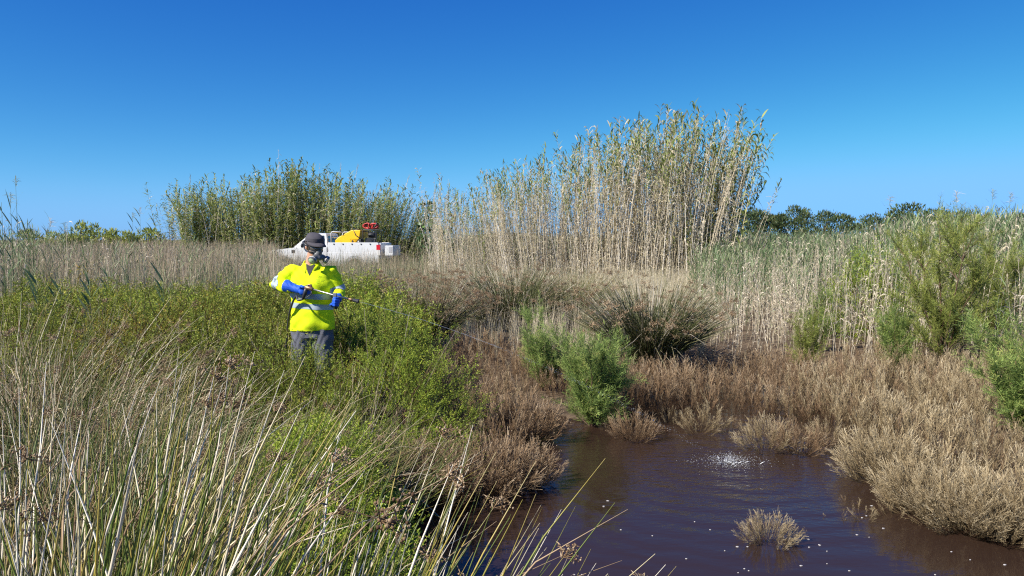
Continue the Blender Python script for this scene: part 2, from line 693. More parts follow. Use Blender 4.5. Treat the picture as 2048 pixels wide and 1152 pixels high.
sub = N.new('ShaderNodeVectorMath')
sub.operation = 'SUBTRACT'
sub.inputs[1].default_value = (SPLASH[0], SPLASH[1], 0)
L.new(tc.outputs['Object'], sub.inputs[0])
n1 = N.new('ShaderNodeTexNoise')
n1.inputs['Scale'].default_value = 1.3
n1.inputs['Detail'].default_value = 2
L.new(tc.outputs['Object'], n1.inputs['Vector'])
ln = N.new('ShaderNodeVectorMath')
ln.operation = 'LENGTH'
L.new(sub.outputs[0], ln.inputs[0])
dist = wmath('ADD', ln.outputs['Value'], wmath('MULTIPLY', n1.outputs[0], 0.5))
rings = wmath('SINE', wmath('MULTIPLY', dist, 26.0))
ramp = wmath('DIVIDE', 1.0, wmath('ADD', 1.0, wmath('MULTIPLY', wmath('MULTIPLY', ln.outputs['Value'], ln.outputs['Value']), 0.8)))
n2 = N.new('ShaderNodeTexNoise')
n2.inputs['Scale'].default_value = 22
n2.inputs['Detail'].default_value = 3
mp = N.new('ShaderNodeMapping')
mp.inputs['Scale'].default_value = (0.55, 1.0, 1.0)
L.new(tc.outputs['Object'], mp.inputs[0])
L.new(mp.outputs[0], n2.inputs['Vector'])
near = wmath('MULTIPLY', wmath('POWER', ramp, 1.6), wmath('MULTIPLY', n2.outputs[0], 1.6))
n3 = N.new('ShaderNodeTexNoise')
n3.inputs['Scale'].default_value = 3.5
n3.inputs['Detail'].default_value = 2
L.new(mp.outputs[0], n3.inputs['Vector'])
hgt = wmath('ADD', wmath('ADD', wmath('MULTIPLY', wmath('MULTIPLY', rings, ramp), 0.28), near), wmath('MULTIPLY', n3.outputs[0], 0.55))
bp = N.new('ShaderNodeBump')
bp.inputs['Strength'].default_value = 1.0
bp.inputs['Distance'].default_value = 0.0105
L.new(hgt, bp.inputs['Height'])
L.new(bp.outputs[0], b.inputs['Normal'])
wx0, wy0 = POND.min(0) - 2.0
wx1, wy1 = POND.max(0) + 2.0
wp = P()
wp.add([(wx0, wy0, ZW), (wx1, wy0, ZW), (wx1, wy1, ZW), (wx0, wy1, ZW)], [(0, 1, 2, 3)], 0.5)
water = prop(wp.obj('pond_water', m), 'dark reddish brown pond water with ripples spreading from the splash', kind='structure')

# far low hills
hp = P()
hx = np.linspace(-5200, 5200, 160)
vs = []
for i, x in enumerate(hx):
    t = -2 + 10 * (0.5 + 0.5 * math.sin(x * 0.0021 + 1.0)) + 5 * math.sin(x * 0.0067) + 3 * math.sin(x * .017 + 2)
    if -500 < x < 500:
        t += 24 * math.exp(-((x + 60) / 210.0) ** 2)
    vs += [(x, 2900, -4), (x, 3000, t), (x, 3200, -4)]
hp.add(vs, [(3 * i + k, 3 * i + 3 + k, 3 * i + 4 + k, 3 * i + 1 + k) for i in range(159) for k in (0, 1)], 0.5)
prop(hp.obj('hills', plain('far_hill', (.16, .17, .15), .95, spec=.05, var=.3, bscale=.02)), 'low far hills on the horizon behind the canes', kind='structure')

# ------------------------------------------------------------------ plant prototypes
rv = rng.uniform


def stem_proto(c0, c1, bend, rad=.0021, head=False, n=4, segs=5, kink=0.0):
    p = P()
    t = np.linspace(0, 1, segs + 1)
    wob = rv(-.012, .012, (segs + 1, 2))
    wob[0] = 0
    path = np.stack([bend * t ** 2 + wob[:, 0], wob[:, 1], t], 1)
    if kink:
        k0 = rv(.45, .75)
        for i in range(segs + 1):
            if t[i] > k0:
                e_ = t[i] - k0
                q_ = np.array([bend * k0 ** 2, 0, k0])
                path[i] = q_ + e_ * np.array([math.sin(kink), rv(-.1, .1), math.cos(kink)])
    rad_ = rad * (1.1 - 0.45 * t - .5 * t ** 8)
    p.tube(path, rad_, n, list(c0 + (c1 - c0) * t ** 1.5), 0, cap=False)
    if head:
        q = path[-1] * .86 + path[-2] * .14
        for k in range(13):
            d = unit(rv(-1, 1, 3) + [0.5, 0, .7])
            l_ = rv(.01, .045)
            e = q + d * l_
            p.tube([q, e], [.0009, .0007], 3, .4, 1, cap=False)
            for j in range(4):
                p.octa(e + rv(-.009, .009, 3), rv(.0014, .0028), rv(0, 1), 1, 1.6)
            for j in range(3):
                p.leaf(e + rv(-.006, .006, 3), rng.normal(size=3), rv(.008, .018), .0026, rv(.3, 1), 1)
    return p


RUSH = [stem_proto(.04, .25, .05), stem_proto(.10, .36, .1), stem_proto(.06, .42, .03), stem_proto(.15, .58, .08),
        stem_proto(.5, .7, .06), stem_proto(.8, .92, .03), stem_proto(.86, .97, .10), stem_proto(.72, .85, .1, head=True),
        stem_proto(.18, .6, .12, head=True), stem_proto(.9, .95, .04, rad=.0030, head=True), stem_proto(.93, .95, .1, rad=.0030), stem_proto(.0, .64, .16), stem_proto(.02, .74, .1, head=True),
        stem_proto(.75, .9, .05, kink=.9), stem_proto(.5, .8, .1, kink=1.5), stem_proto(.3, .75, .05, kink=2.1), stem_proto(.5, .7, .05, kink=.6)]
RUSH[-1].m = [1] * len(RUSH[-1].m)
RUSH_MATS = [M_RUSH, M_SEED]


def frame_euler(d, out):
    """rotations whose z is d and whose x leans to out"""
    E = np.empty((len(d), 3))
    for i in range(len(d)):
        z = unit(d[i])
        x = np.asarray(out[i], float)
        x = unit(x - z * (x @ z))
        y = np.cross(z, x)
        E[i] = Matrix(((x[0], y[0], z[0]), (x[1], y[1], z[1]), (x[2], y[2], z[2]))).to_euler()
    return E


def rush_set(n, r0, tilt, lean=(0, 0), Lr=(.8, 1.3), w=None, tmin=0.0):
    a = rv(0, 2 * math.pi, n)
    rr = r0 * np.sqrt(rv(0, 1, n))
    base = np.stack([rr * np.cos(a), rr * np.sin(a), np.zeros(n)], 1)
    th = np.radians(tmin + (tilt - tmin) * np.sqrt(rv(0, 1, n)))
    az = a + rng.normal(0, .6, n)
    d = np.stack([np.sin(th) * np.cos(az) + lean[0], np.sin(th) * np.sin(az) + lean[1], np.cos(th)], 1)
    out = np.stack([d[:, 0] + .02, d[:, 1], np.full(n, -0.3)], 1)
    w = np.array(w if w is not None else [3, 3, 2, 3, 2, 2, 1.5, 1, 1, .3, .5, .5, .5, .3, .3, .3, 1], float)
    return base, frame_euler(d, out), rv(*Lr, n), rng.choice(len(RUSH), n, p=w / w.sum())


def rush_clump(loc, n_joined, n_single, label, r0=.2, tilt=40, lean=(0, 0), Lr=(.8, 1.3), w=None, w1=None, tmin=0.0, group=None, r1=None, sm=None, thick=1.0):
    root = prop(empty('rush_clump', loc), label, 'rush', group)
    b_, e_, s_, i_ = rush_set(n_joined, r0, tilt, lean, Lr, w, tmin)
    s_ = np.stack([s_ * thick, s_ * thick, s_], 1)
    prop(grown('stems', RUSH, [sm or M_RUSH, M_SEED], b_, e_, s_, i_, root), kind='stuff')
    if n_single:
        b_, e_, s_, i_ = rush_set(n_single, r1 or r0, tilt, lean, Lr, w1 if w1 is not None else w, tmin)
        for k in range(n_single):
            o = link('stem', RUSH_MESH[i_[k]], root)
            o.location = b_[k]
            o.rotation_euler = e_[k]
            o.scale = (s_[k] * thick, s_[k] * thick, s_[k])
    return root


RUSH_MESH = [p.mesh('stem', RUSH_MATS) for p in RUSH]


def seablite_proto(L_=.24, nleaf=120, ll=.012, lw=.0038):
    p = P()
    nb = 7
    tips = []
    main = [np.array([0, 0, 0.]), np.array([rv(-.02, .02), rv(-.02, .02), L_ * .5]), np.array([rv(-.04, .04), rv(-.04, .04), L_])]
    p.tube(main, [.0025, .002, .001], 3, .02, 0, cap=False)
    brs = [(main[0], main[1]), (main[1], main[2])]
    for k in range(nb):
        t = rv(.15, .85)
        s = main[0] * (1 - t) + main[2] * t
        a = rv(0, 6.28)
        e = s + np.array([math.cos(a) * .5, math.sin(a) * .5, rv(.5, 1)]) * rv(.06, .12)
        brs.append((s, e))
    for k in range(nleaf):
        s, e = brs[rng.integers(1 if k % 2 else 2, len(brs))]
        t = rv(.05, 1.05)
        q = s * (1 - t) + e * t
        ax = unit(e - s)
        d = unit(unit(rng.normal(size=3)) * .9 + ax * .75)
        p.leaf(q, d, ll * rv(.7, 1.5), lw, rv(.2, .85) * .75 + .25 * t)
    return p


SEAB = [seablite_proto(rv(.2, .28)) for _ in range(6)]
SEAB_NEAR = [seablite_proto(rv(.16, .22), 130, .012, .0062) for _ in range(5)]
SEAB_FAR = [seablite_proto(rv(.24, .3), 75, .02, .006) for _ in range(4)]


def twig_proto(m=0, L_=.42, nside=26):
    p = P()
    t = np.linspace(0, 1, 6)
    bend = rv(.02, .12)
    path = np.stack([bend * np.sin(t * 2.6), rv(-.015, .015, 6), L_ * t], 1)
    p.tube(path, .0026 * (1 - .7 * t), 3, list(.05 + .6 * t), m, cap=False)
    for k in range(nside):
        u = rv(.22, 1) ** .75
        i = min(int(u * 5), 4)
        f = u * 5 - i
        q = path[i] * (1 - f) + path[i + 1] * f
        a = rv(0, 6.28)
        d = unit([math.cos(a) * rv(.25, .7), math.sin(a) * rv(.25, .7), 1])
        l_ = rv(.03, .14) * (1.15 - .6 * u)
        e = q + d * l_ + np.array([0, 0, .25 * l_])
        sd = np.cross(d, rng.normal(size=3))
        p.ribbon([q, (q + e) / 2, e], [.0016, .0032, .002], sd, [.02 + .5 * u, .2 + .5 * u, .3 + .6 * u], m)
        for j in range(2):
            g = q + (e - q) * rv(.3, .9)
            p.leaf(g, d + rng.normal(size=3) * .6, rv(.010, .022), .0036, rv(.1, .45) + .45 * u, m)
    return p


TWIG = [twig_proto(0) for _ in range(7)] + [twig_proto(1) for _ in range(7)]
TWIG_MATS = [M_TWIG, M_PALE]


def spray_proto(L_=.26, nt=44):
    p = P()
    t = np.linspace(0, 1, 5)
    path = np.stack([rv(.02, .07) * t ** 2, rv(-.01, .01, 5), L_ * t], 1)
    p.tube(path, .0018 * (1 - .7 * t), 3, .15, 0, cap=False)
    for k in range(nt):
        u = rv(.02, 1)
        i = min(int(u * 4), 3)
        f = u * 4 - i
        q = path[i] * (1 - f) + path[i + 1] * f
        a = rv(0, 6.28)
        d = unit([math.cos(a) * .75, math.sin(a) * .75, rv(.5, 1.1)])
        l_ = rv(.035, .08) * (1.1 - .5 * u)
        e = q + d * l_
        p.ribbon([q, (q + e) / 2 + [0, 0, -.004], e], [.0022, .0034, .0012], np.cross(d, rng.normal(size=3)), rv(.1, .9), 0)
    return p


SPRAY = [spray_proto(rv(.2, .3)) for _ in range(6)]


def drooped(p0, d, L_, droop, n=5):
    """a path that leaves p0 along d and bends down"""
    t = np.linspace(0, 1, n)
    d = unit(d)
    return np.asarray(p0)[None] + d[None] * (L_ * t)[:, None] + np.array([0, 0, -1.0])[None] * (droop * L_ * t ** 2)[:, None]


def reed_proto(kind):
    p = P()
    Ht = rv(1.55, 1.95)
    t = np.linspace(0, 1, 6)
    ln_ = rv(-.12, .2)
    path = np.stack([ln_ * t ** 2, rv(-.02, .02, 6), Ht * t], 1)
    dry = kind == 'dry'
    p.tube(path, (.0062 if dry else .0045) * (1.1 - .7 * t), 3, [.98 if dry else .75 - .45 * k for k in t], 0, cap=False)
    nl = {'green': 14, 'dry': 8, 'half': 13, 'plume': 10}[kind]
    a0 = rv(0, 6.28)
    for k in range(nl):
        u = .2 + .8 * (k + rv(0, .8)) / nl
        i = min(int(u * 5), 4)
        f = u * 5 - i
        q = path[i] * (1 - f) + path[min(i + 1, 5)] * f
        a = a0 + (k % 2) * math.pi + rng.normal(0, .5)
        up = rv(.8, 1.8) + .8 * u
        d = unit([math.cos(a), math.sin(a), up])
        L_ = rv(.24, .42)
        if dry or (kind == 'half' and u < .55):
            c = rv(.68, 1)
            dr = rv(.5, 1.1)
            L_ *= .75
        else:
            c = rv(.05, .45)
            dr = rv(.05, .35)
        pa = drooped(q, d, L_, dr, 4)
        p.ribbon(pa, [.012, .021, .014, .001], np.cross(d, [0, 0, 1]) + rng.normal(size=3) * .25, c, 0)
    if kind == 'plume':
        q = path[-1]
        for k in range(26):
            d = unit([rv(-.2, .55), rv(-.3, .3), rv(.2, 1.2)])
            p.ribbon(drooped(q + [0, 0, rv(-.06, .12)], d, rv(.08, .17), .5, 3), [.004, .006, .002], rng.normal(size=3), rv(.62, .8), 0)
    return p


REED = [reed_proto('green') for _ in range(4)] + [reed_proto('half') for _ in range(3)] + [reed_proto('dry') for _ in range(5)] + [reed_proto('plume') for _ in range(2)]


def grass_proto(kind, nb=18, wd=.006):
    p = P()
    for k in range(nb):
        a = rv(0, 6.28)
        r0 = rv(0, .09)
        q = np.array([r0 * math.cos(a), r0 * math.sin(a), 0])
        d = unit([math.cos(a) * rv(0, .3) + .04, math.sin(a) * rv(0, .3), 1])
        L_ = rv(.5, 1.15)
        if kind == 'green':
            c = rv(0, .4)
        else:
            c = rv(.45, 1)
        pa = drooped(q, d, L_, rv(.0, .14), 4)
        p.ribbon(pa, [wd * .7, wd, wd * .8, .001], [math.cos(a + 1.5), math.sin(a + 1.5), 0], [c + .1, c, c, c], 0)
        if kind == 'seed' and k % 2 == 0:
            e = pa[-1]
            for j in range(5):
                p.leaf(e + [0, 0, -.025 * j], unit([rv(-.5, .6), rv(-.5, .5), 1]), rv(.03, .06), .007, rv(.5, .75))
    return p


GRASS = [grass_proto('green') for _ in range(3)] + [grass_proto('dry') for _ in range(3)] + [grass_proto('seed') for _ in range(4)]


def cane_proto(kind):
    """giant cane, about five metres; kind: leafy, topped (dry below, green tuft above), bare, spike"""
    p = P()
    Ht = rv(4.3, 5.3)
    n = 11
    t = np.linspace(0, 1, n)
    ln_ = rv(.15, .75)
    path = np.stack([ln_ * t ** 2.2, np.cumsum(rv(-.03, .03, n)), Ht * t], 1)
    cs = {'leafy': .25, 'topped': .62, 'bare': .85, 'spike': .5}[kind]
    p.tube(path, .0125 * (1.05 - .75 * t), 4, [min(1, cs * (1.15 - .25 * k)) for k in t], 1, cap=False)

    def at(u):
        i = min(int(u * (n - 1)), n - 2)
        f = u * (n - 1) - i
        return path[i] * (1 - f) + path[i + 1] * f
    a0 = rv(0, 6.28)
    if kind == 'leafy':
        us = np.linspace(.06, 1, 62)
    elif kind == 'topped':
        us = np.linspace(.06, 1, 62)
    elif kind == 'bare':
        us = np.linspace(.1, .98, 34)
    else:
        us = np.linspace(.12, .86, 34)
    top0 = rv(.78, .95)
    for k, u in enumerate(us):
        u = float(np.clip(u + rv(-.012, .012), 0, 1))
        q = at(u)
        a = a0 + (k % 2) * math.pi + rng.normal(0, .55)
        dry = (kind == 'topped' and u < top0) or kind == 'bare' or (kind in ('leafy', 'spike') and u < .22)
        if dry:
            if rv(0, 1) < .35 and kind != 'bare':
                continue
            d = unit([math.cos(a), math.sin(a), rv(.3, 2.2)])
            L_ = rv(.12, .42)
            pa = drooped(q, d, L_, rv(.6, 1.5), 4)
            p.ribbon(pa, [.022, .026, .014, .002], np.cross(d, [0, 0, 1]) + rng.normal(size=3) * .4, rv(.86, 1), 0)
        else:
            d = unit([math.cos(a), math.sin(a), rv(.7, 1.3) + 1.3 * max(0, u - .8) / .2])
            L_ = rv(.42, .74) * (1.1 - .3 * u) * (.82 if kind == 'topped' else 1)
            pa = drooped(q, d, L_, rv(.3, 1.0), 5)
            c = rv(.05, .6) if rv(0, 1) > .12 else rv(.75, 1)
            wk = .7 if kind == 'topped' else .95
            p.ribbon(pa, [.036 * wk, .062 * wk, .056 * wk, .034 * wk, .002], np.cross(d, [0, 0, 1]) + rng.normal(size=3) * .2, c, 0)
    if kind == 'spike':
        q = at(.86)
        for k in range(16):
            f = k / 16
            p.leaf(at(min(.86 + .14 * f, 1)), [rv(-.25, .25), rv(-.25, .25), 1], .24, .02, rv(.85, 1))
    return p


CANE_K = ['leafy'] * 5 + ['topped'] * 7 + ['bare'] * 3 + ['spike'] * 2
CANE = [cane_proto(k) for k in CANE_K]
CANE_MATS = [M_CANEL, M_CANES]
CANE_MESH = [p.mesh('cane', CANE_MATS) for p in CANE]
ONES = lambda n: np.ones(n)


def upright(n, tilt=.12, bias=(0, 0)):
    return np.stack([rng.normal(bias[1], tilt, n), rng.normal(bias[0], tilt, n), rv(0, 6.28, n)], 1)


def spun(n, tilt=.12, bx=0., by=0.):
    """upright with random spin, tilted a little after the spin; bx leans to +x"""
    d = np.stack([rng.normal(bx, tilt, n), rng.normal(by, tilt, n), np.ones(n)], 1)
    return dir_euler(d, rv(0, 6.28, n))


# ------------------------------------------------------------------ plant masses (stuff)
def with_z(p, dz=0.0):
    return np.column_stack([p, H(p[:, 0], p[:, 1]) + dz])


def colpx(p):
    return 1024 + FPX * p[:, 0] / p[:, 1]


# reed bed on the far bank, right of the pond
pz = poly_w([(1395, 11.4), (1560, 10.7), (1750, 10.3), (2100, 9.9), (2350, 9.9), (2350, 30), (1700, 33), (1440, 30), (1385, 22)])
p2 = scatter_pts(pz, 24)
cx_ = colpx(p2)
hgt_ = np.interp(cx_, [1380, 1500, 1700, 1800, 2100], [.72, .80, .9, 1.12, 1.2]) * np.interp(p2[:, 1], [10, 15, 22], [.66, .95, 1.08])
patch = noise(p2[:, 0], p2[:, 1], .45)
pdry = np.clip(.40 + .35 * patch + .30 * np.exp(-((cx_ - 1580) / 90) ** 2) * np.exp(-((p2[:, 1] - 15) / 4) ** 2) + .6 * (p2[:, 1] < 12.6), .05, .95)
u_ = rv(0, 1, len(p2))
idx = np.where(u_ < pdry, rng.integers(7, 12, len(p2)), rng.integers(0, 7, len(p2)))
idx = np.where(rv(0, 1, len(p2)) < .02, rng.integers(12, 14, len(p2)), idx)
mass('reed_bed', REED, [M_REED], with_z(p2), spun(len(p2), .1, .03), hgt_ * rv(.82, 1.1, len(p2)), idx,
     'dense bed of tall green and straw reeds on the far bank beyond the pond', 'reeds')

# meadow on the left, pinkish dry behind, grey green in front
pz = poly_w([(-150, 10.4), (300, 10.6), (560, 11), (560, 30), (540, 46), (-200, 46)])
p2 = scatter_pts(pz, 15)
p2 = p2[rv(0, 1, len(p2)) < np.clip((p2[:, 1] - 10.6) / 3.2 + .35 * noise(p2[:, 0], p2[:, 1], .8), .0, 1)]
fr = np.clip((p2[:, 1] - 13) / 7, 0, 1)
u_ = rv(0, 1, len(p2))
u_ = u_ + .30 * noise(p2[:, 0] + 5, p2[:, 1], .35, 2)
idx = np.where(u_ < .84 - .48 * fr, rng.integers(0, 3, len(p2)), np.where(u_ < .90 - .25 * fr, rng.integers(3, 6, len(p2)), rng.integers(6, 10, len(p2))))
sz = (np.interp(p2[:, 1], [10.5, 14], [.75, 1.05]) + .28 * fr) * rv(.7, 1.15, len(p2)) * (1 + .16 * noise(p2[:, 0], p2[:, 1], .5))
mass('meadow_grass', GRASS, [M_GRASS], with_z(p2), spun(len(p2), .07, .03), sz, idx,
     'tall dry pinkish brown meadow grass stretching away behind the person', 'grass')

# reeds scattered through the meadow
pz = poly_w([(-150, 13), (540, 14), (560, 30), (-200, 40)])
p2 = scatter_pts(pz, 2.6)
n = len(p2)
mass('meadow_reeds', REED, [M_REED], with_z(p2), spun(n, .12, .04), rv(.55, 1.0, n) * np.interp(colpx(p2), [-150, 60, 200, 560], [1.3, 1.2, .95, .85]), rng.choice(14, n, p=np.array([2] * 4 + [2] * 3 + [1.5] * 5 + [1] * 2) / 23.5),
     'scattered green and straw reeds standing in the dry meadow grass', 'reeds')

# lower grey green grass between the person and the truck, and up to the tall canes
pz = poly_w([(560, 13), (760, 12.5), (940, 13.2), (1000, 15), (1000, 22), (900, 31), (560, 31)])
p2 = scatter_pts(pz, 15)
n = len(p2)
u_ = rv(0, 1, n)
idx = np.where(u_ < .62, rng.integers(0, 3, n), np.where(u_ < .75, rng.integers(3, 6, n), rng.integers(6, 10, n)))
sz = np.interp(p2[:, 1], [13, 18, 31], [.74, .94, 1.04]) * rv(.75, 1.15, n) * np.where(rv(0, 1, n) < .07, 1.3, 1.0)
mass('rough_grass', GRASS, [M_GRASS], with_z(p2), spun(n, .09, .05), sz, idx,
     'grey green rough grass growing up in front of the parked truck', 'grass')

# straw and grass between the rush clumps below the tall canes
pz = poly_w([(880, 11.2), (1060, 10.4), (1180, 10.3), (1420, 10.8), (1470, 14), (1450, 24), (900, 24)])
p2 = scatter_pts(pz, 20)
for px_, py_, rr_ in ((1300, 712, 1.0), (1022, 655, .8)):
    cc_ = G(px_, py_, 0.0)
    p2 = p2[np.hypot(p2[:, 0] - cc_[0], (p2[:, 1] - cc_[1]) * .8) > rr_]
n = len(p2)
u_ = rv(0, 1, n)
idx = np.where(u_ < .2, rng.integers(0, 3, n), rng.integers(3, 10, n))
mass('straw_grass', GRASS, [M_STRAW], with_z(p2), spun(n, .13, .02), np.interp(p2[:, 1], [10.3, 14, 24], [.5, .7, .95]) * rv(.75, 1.15, n), idx,
     'bleached straw coloured grass around the rush clumps below the tall canes', 'grass')

# scrub beyond the canes
pz = poly_w([(840, 27), (1000, 25), (1560, 30), (2300, 34), (2300, 60), (840, 60)])
p2 = scatter_pts(pz, 5)
n = len(p2)
mass('far_scrub_grass', REED, [M_REED], with_z(p2), spun(n, .12), rv(.7, 1.15, n), rng.integers(0, 12, n),
     'hazy green scrub and grass far behind the tall canes', 'grass')

# seablite thicket round the person
PX, PY = W(622, 7.35), 7.35
OLIVE = 1
pz = poly_w([(40, 13.6), (560, 13.4), (800, 12.8), (860, 10), (800, 8.2), (745, 7.2), (720, 5.9), (640, 5.6), (540, 5.9), (420, 6.2), (250, 6.6), (60, 7.6), (-60, 9)])


def thicket(poly, dens, hfun, protos, srange, excl=None, top=.45):
    q = scatter_pts(poly, dens)
    if excl is not None:
        q = q[np.hypot(q[:, 0] - excl[0], q[:, 1] - excl[1]) > excl[2]]
    h = hfun(q[:, 0], q[:, 1]) * smooth01(-sdist(poly, q[:, 0], q[:, 1]) / .5 + .35)
    keep = rv(0, 1, len(q)) < np.clip(1.25 - (q[:, 1] - 10.4) / 3.4 + .4 * noise(q[:, 0], q[:, 1], .8), 0, 1)
    keep &= noise(q[:, 0] + 11, q[:, 1], 1.5, 2) + rng.normal(0, .1, len(q)) > -.42
    q, h = q[keep], h[keep]
    n = len(q)
    f = top + (1 - top) * rv(0, 1, n) ** .6
    p3 = with_z(q)
    p3[:, 2] += np.maximum(h * f * (1 + .35 * rv(0, 1, n) ** 5) - .12, 0)
    e = .06
    gx_ = (hfun(q[:, 0] + e, q[:, 1]) - hfun(q[:, 0] - e, q[:, 1])) / (2 * e)
    gy_ = (hfun(q[:, 0], q[:, 1] + e) - hfun(q[:, 0], q[:, 1] - e)) / (2 * e)
    d = np.stack([-gx_ * .8, -gy_ * .8, np.ones(n)], 1) + rng.normal(0, .42, (n, 3))
    d[:, 2] = np.abs(d[:, 2]) + .2
    return p3, dir_euler(d, rv(0, 6.28, n)), rv(*srange, n), rng.integers(0, len(protos), n)


def bumps(x, y):
    return .54 + .24 * noise(x, y, .8, 2) + .16 * noise(x + 9, y, 2.0, 2) + .11 * noise(x, y + 5, 4.5, 1) + .06 * np.exp(-((x - PX) ** 2 + (y - PY + .45) ** 2) / .10)


t_ = thicket(pz, 190, bumps, SEAB, (.9, 2.2), (PX, PY - .1, .32))
t_far = t_[0][:, 1] > 9.5
def tinted(ps, m):
    out = []
    for p in ps:
        q = P()
        q.v, q.t, q.c, q.r, q.m = p.v, p.t, p.c, p.r, [m] * len(p.m)
        out.append(q)
    return out


ti = np.where(t_far, 6 + t_[3] % 4, t_[3])
tn = noise(t_[0][:, 0] + 2, t_[0][:, 1], .9, 3) + rng.normal(0, .22, len(ti))
tn = tn + np.clip((colpx(t_[0]) - 640) / 250, -.45, .5)
ti = np.where(tn > .30, ti + 10, np.where(noise(t_[0][:, 0] - 6, t_[0][:, 1], 1.1, 3) + rng.normal(0, .2, len(ti)) < -.42, ti + 20, ti))
M_SEABY = veg('yellowed_seablite_leaf', [(0, (.09, .05, .02)), (.3, (.22, .17, .03)), (.6, (.36, .29, .045)), (1, (.24, .12, .04))], kr=.4, vr=.5, trans=.25)
TH = SEAB + SEAB_FAR
mass('seablite_thicket', TH + tinted(TH, 1) + tinted(TH, 2), [M_SEABO, M_SEAB, M_SEABY], t_[0], t_[1], t_[2], ti,
     'low thicket of green succulent shrubs around the legs of the spraying person', 'shrub thicket')

# straw blades through the thicket
q = scatter_pts(pz, 7)
n = len(q)
mass('thicket_straw', GRASS, [M_GRASS], with_z(q), spun(n, .2, .1), rv(.55, 1.0, n), rng.integers(3, 10, n),
     'thin straw blades standing up through the green thicket', 'grass')

# succulent ground cover under the near rushes
pz = poly_w([(330, 1.7), (520, 1.7), (760, 1.8), (900, 2.3), (945, 2.7), (905, 3.3), (830, 4.0), (785, 4.8), (730, 5.5), (560, 5.6), (470, 4.6), (420, 3.4), (330, 2.4)])


def carpet(x, y):
    return .58 + .14 * noise(x, y, 1.5, 2) + .06 * noise(x + 4, y, 4, 2)


t_ = thicket(pz, 700, carpet, SEAB_NEAR, (.65, 1.25), None, .5)
mass('seablite_carpet', SEAB_NEAR, [M_SEAB], t_[0], t_[1], t_[2], t_[3],
     'bright green succulent ground cover showing between the near rush stems', 'ground cover')

# dead saltwort
SW_L = poly_w([(770, 5.1), (900, 5.45), (1000, 5.85), (1030, 6.05), (1040, 7.2), (1068, 8.0), (1235, 8.3), (1235, 9.7), (1060, 10.4), (900, 11), (850, 9), (900, 7.6), (905, 6.4), (850, 5.7), (760, 5.5)])
SW_R = poly_w([(1245, 7.9), (1310, 8.1), (1480, 8.2), (1560, 7.9), (1650, 7.5), (1715, 7.1), (1735, 6.6), (1820, 5.9), (1930, 5.4), (2080, 5.1), (2300, 4.8), (2400, 7), (2300, 9.9), (1850, 9.9), (1500, 10.6), (1245, 10.2)])


def saltwort(poly, dens, pale):
    q = scatter_pts(poly, dens)
    n = len(q)
    gaps = noise(q[:, 0], q[:, 1], 1.25, 2) + .5 * noise(q[:, 0] + 7, q[:, 1], 3.1, 2)
    q = q[gaps > np.where((q[:, 1] > 7.7) & (q[:, 0] > 1.0), -.6, -.24)]
    n = len(q)
    p3 = with_z(q)
    p3[:, 2] = np.maximum(p3[:, 2], ZW - .03)
    sz = rv(.4, 1.12, n) * (1 + .38 * noise(q[:, 0] + 3, q[:, 1], 1.1, 2))
    return p3, spun(n, .2, .0), sz, np.where(rv(0, 1, n) < pale(q), rng.integers(7, 14, n), rng.integers(0, 7, n))


a = saltwort(SW_L, 190, lambda q: np.clip(.12 + .1 * noise(q[:, 0], q[:, 1], .7), 0, 1))
mass('dead_saltwort', TWIG, TWIG_MATS, *a, 'mass of brown dead saltwort between the bright green bush and the pond', 'dead saltwort')
a = saltwort(SW_R, 190, lambda q: np.clip((colpx(q) - 1420) / 400 - (q[:, 1] - 7.5) * .16 + .45 * noise(q[:, 0], q[:, 1] + 3, 1.4, 2), .03, .95))
mass('bleached_saltwort', TWIG, TWIG_MATS, *a, 'mass of bleached tan dead saltwort along the far and right banks of the pond', 'dead saltwort')

# ------------------------------------------------------------------ rush clumps
far_w = [3, 3, 2, 2, .6, .9, 1.1, .25, .4, .0, .1, 7, 1.3, .2, .2, .2, .6]


def rush_at(px, py, z=None):
    q = G(px, py, 0.0)
    return (q[0], q[1], hz(q[0], q[1]))


rush_clump(rush_at(1300, 712), 1700, 0, 'large round rush clump with dark green heart standing alone behind the pond', .22, 43, (0, 0), (.9, 1.45), far_w, sm=M_RUSHF, thick=1.9)
rush_clump(rush_at(1022, 655), 1300, 0, 'grey green rush clump below the pale end of the tall canes', .36, 55, (0, 0), (.9, 1.5), far_w, sm=M_RUSHF, thick=1.9)
rush_clump(rush_at(845, 690), 1300, 0, 'rush clump with brown seed heads just behind the bright green bush', .30, 46, (.05, 0), (.8, 1.25), [1.5, 2, 1, 2, 1, 1.5, 1, 2, 3, .1, .2, 4, 4, .3, .3, .3, 1], sm=M_RUSHF, thick=1.7)
rush_clump((W(1130, 14.5), 14.5, .02), 1100, 0, 'straw rush clump in the gap between the two dark rush clumps', .5, 45, (0, 0), (.8, 1.3), far_w, sm=M_RUSHM)

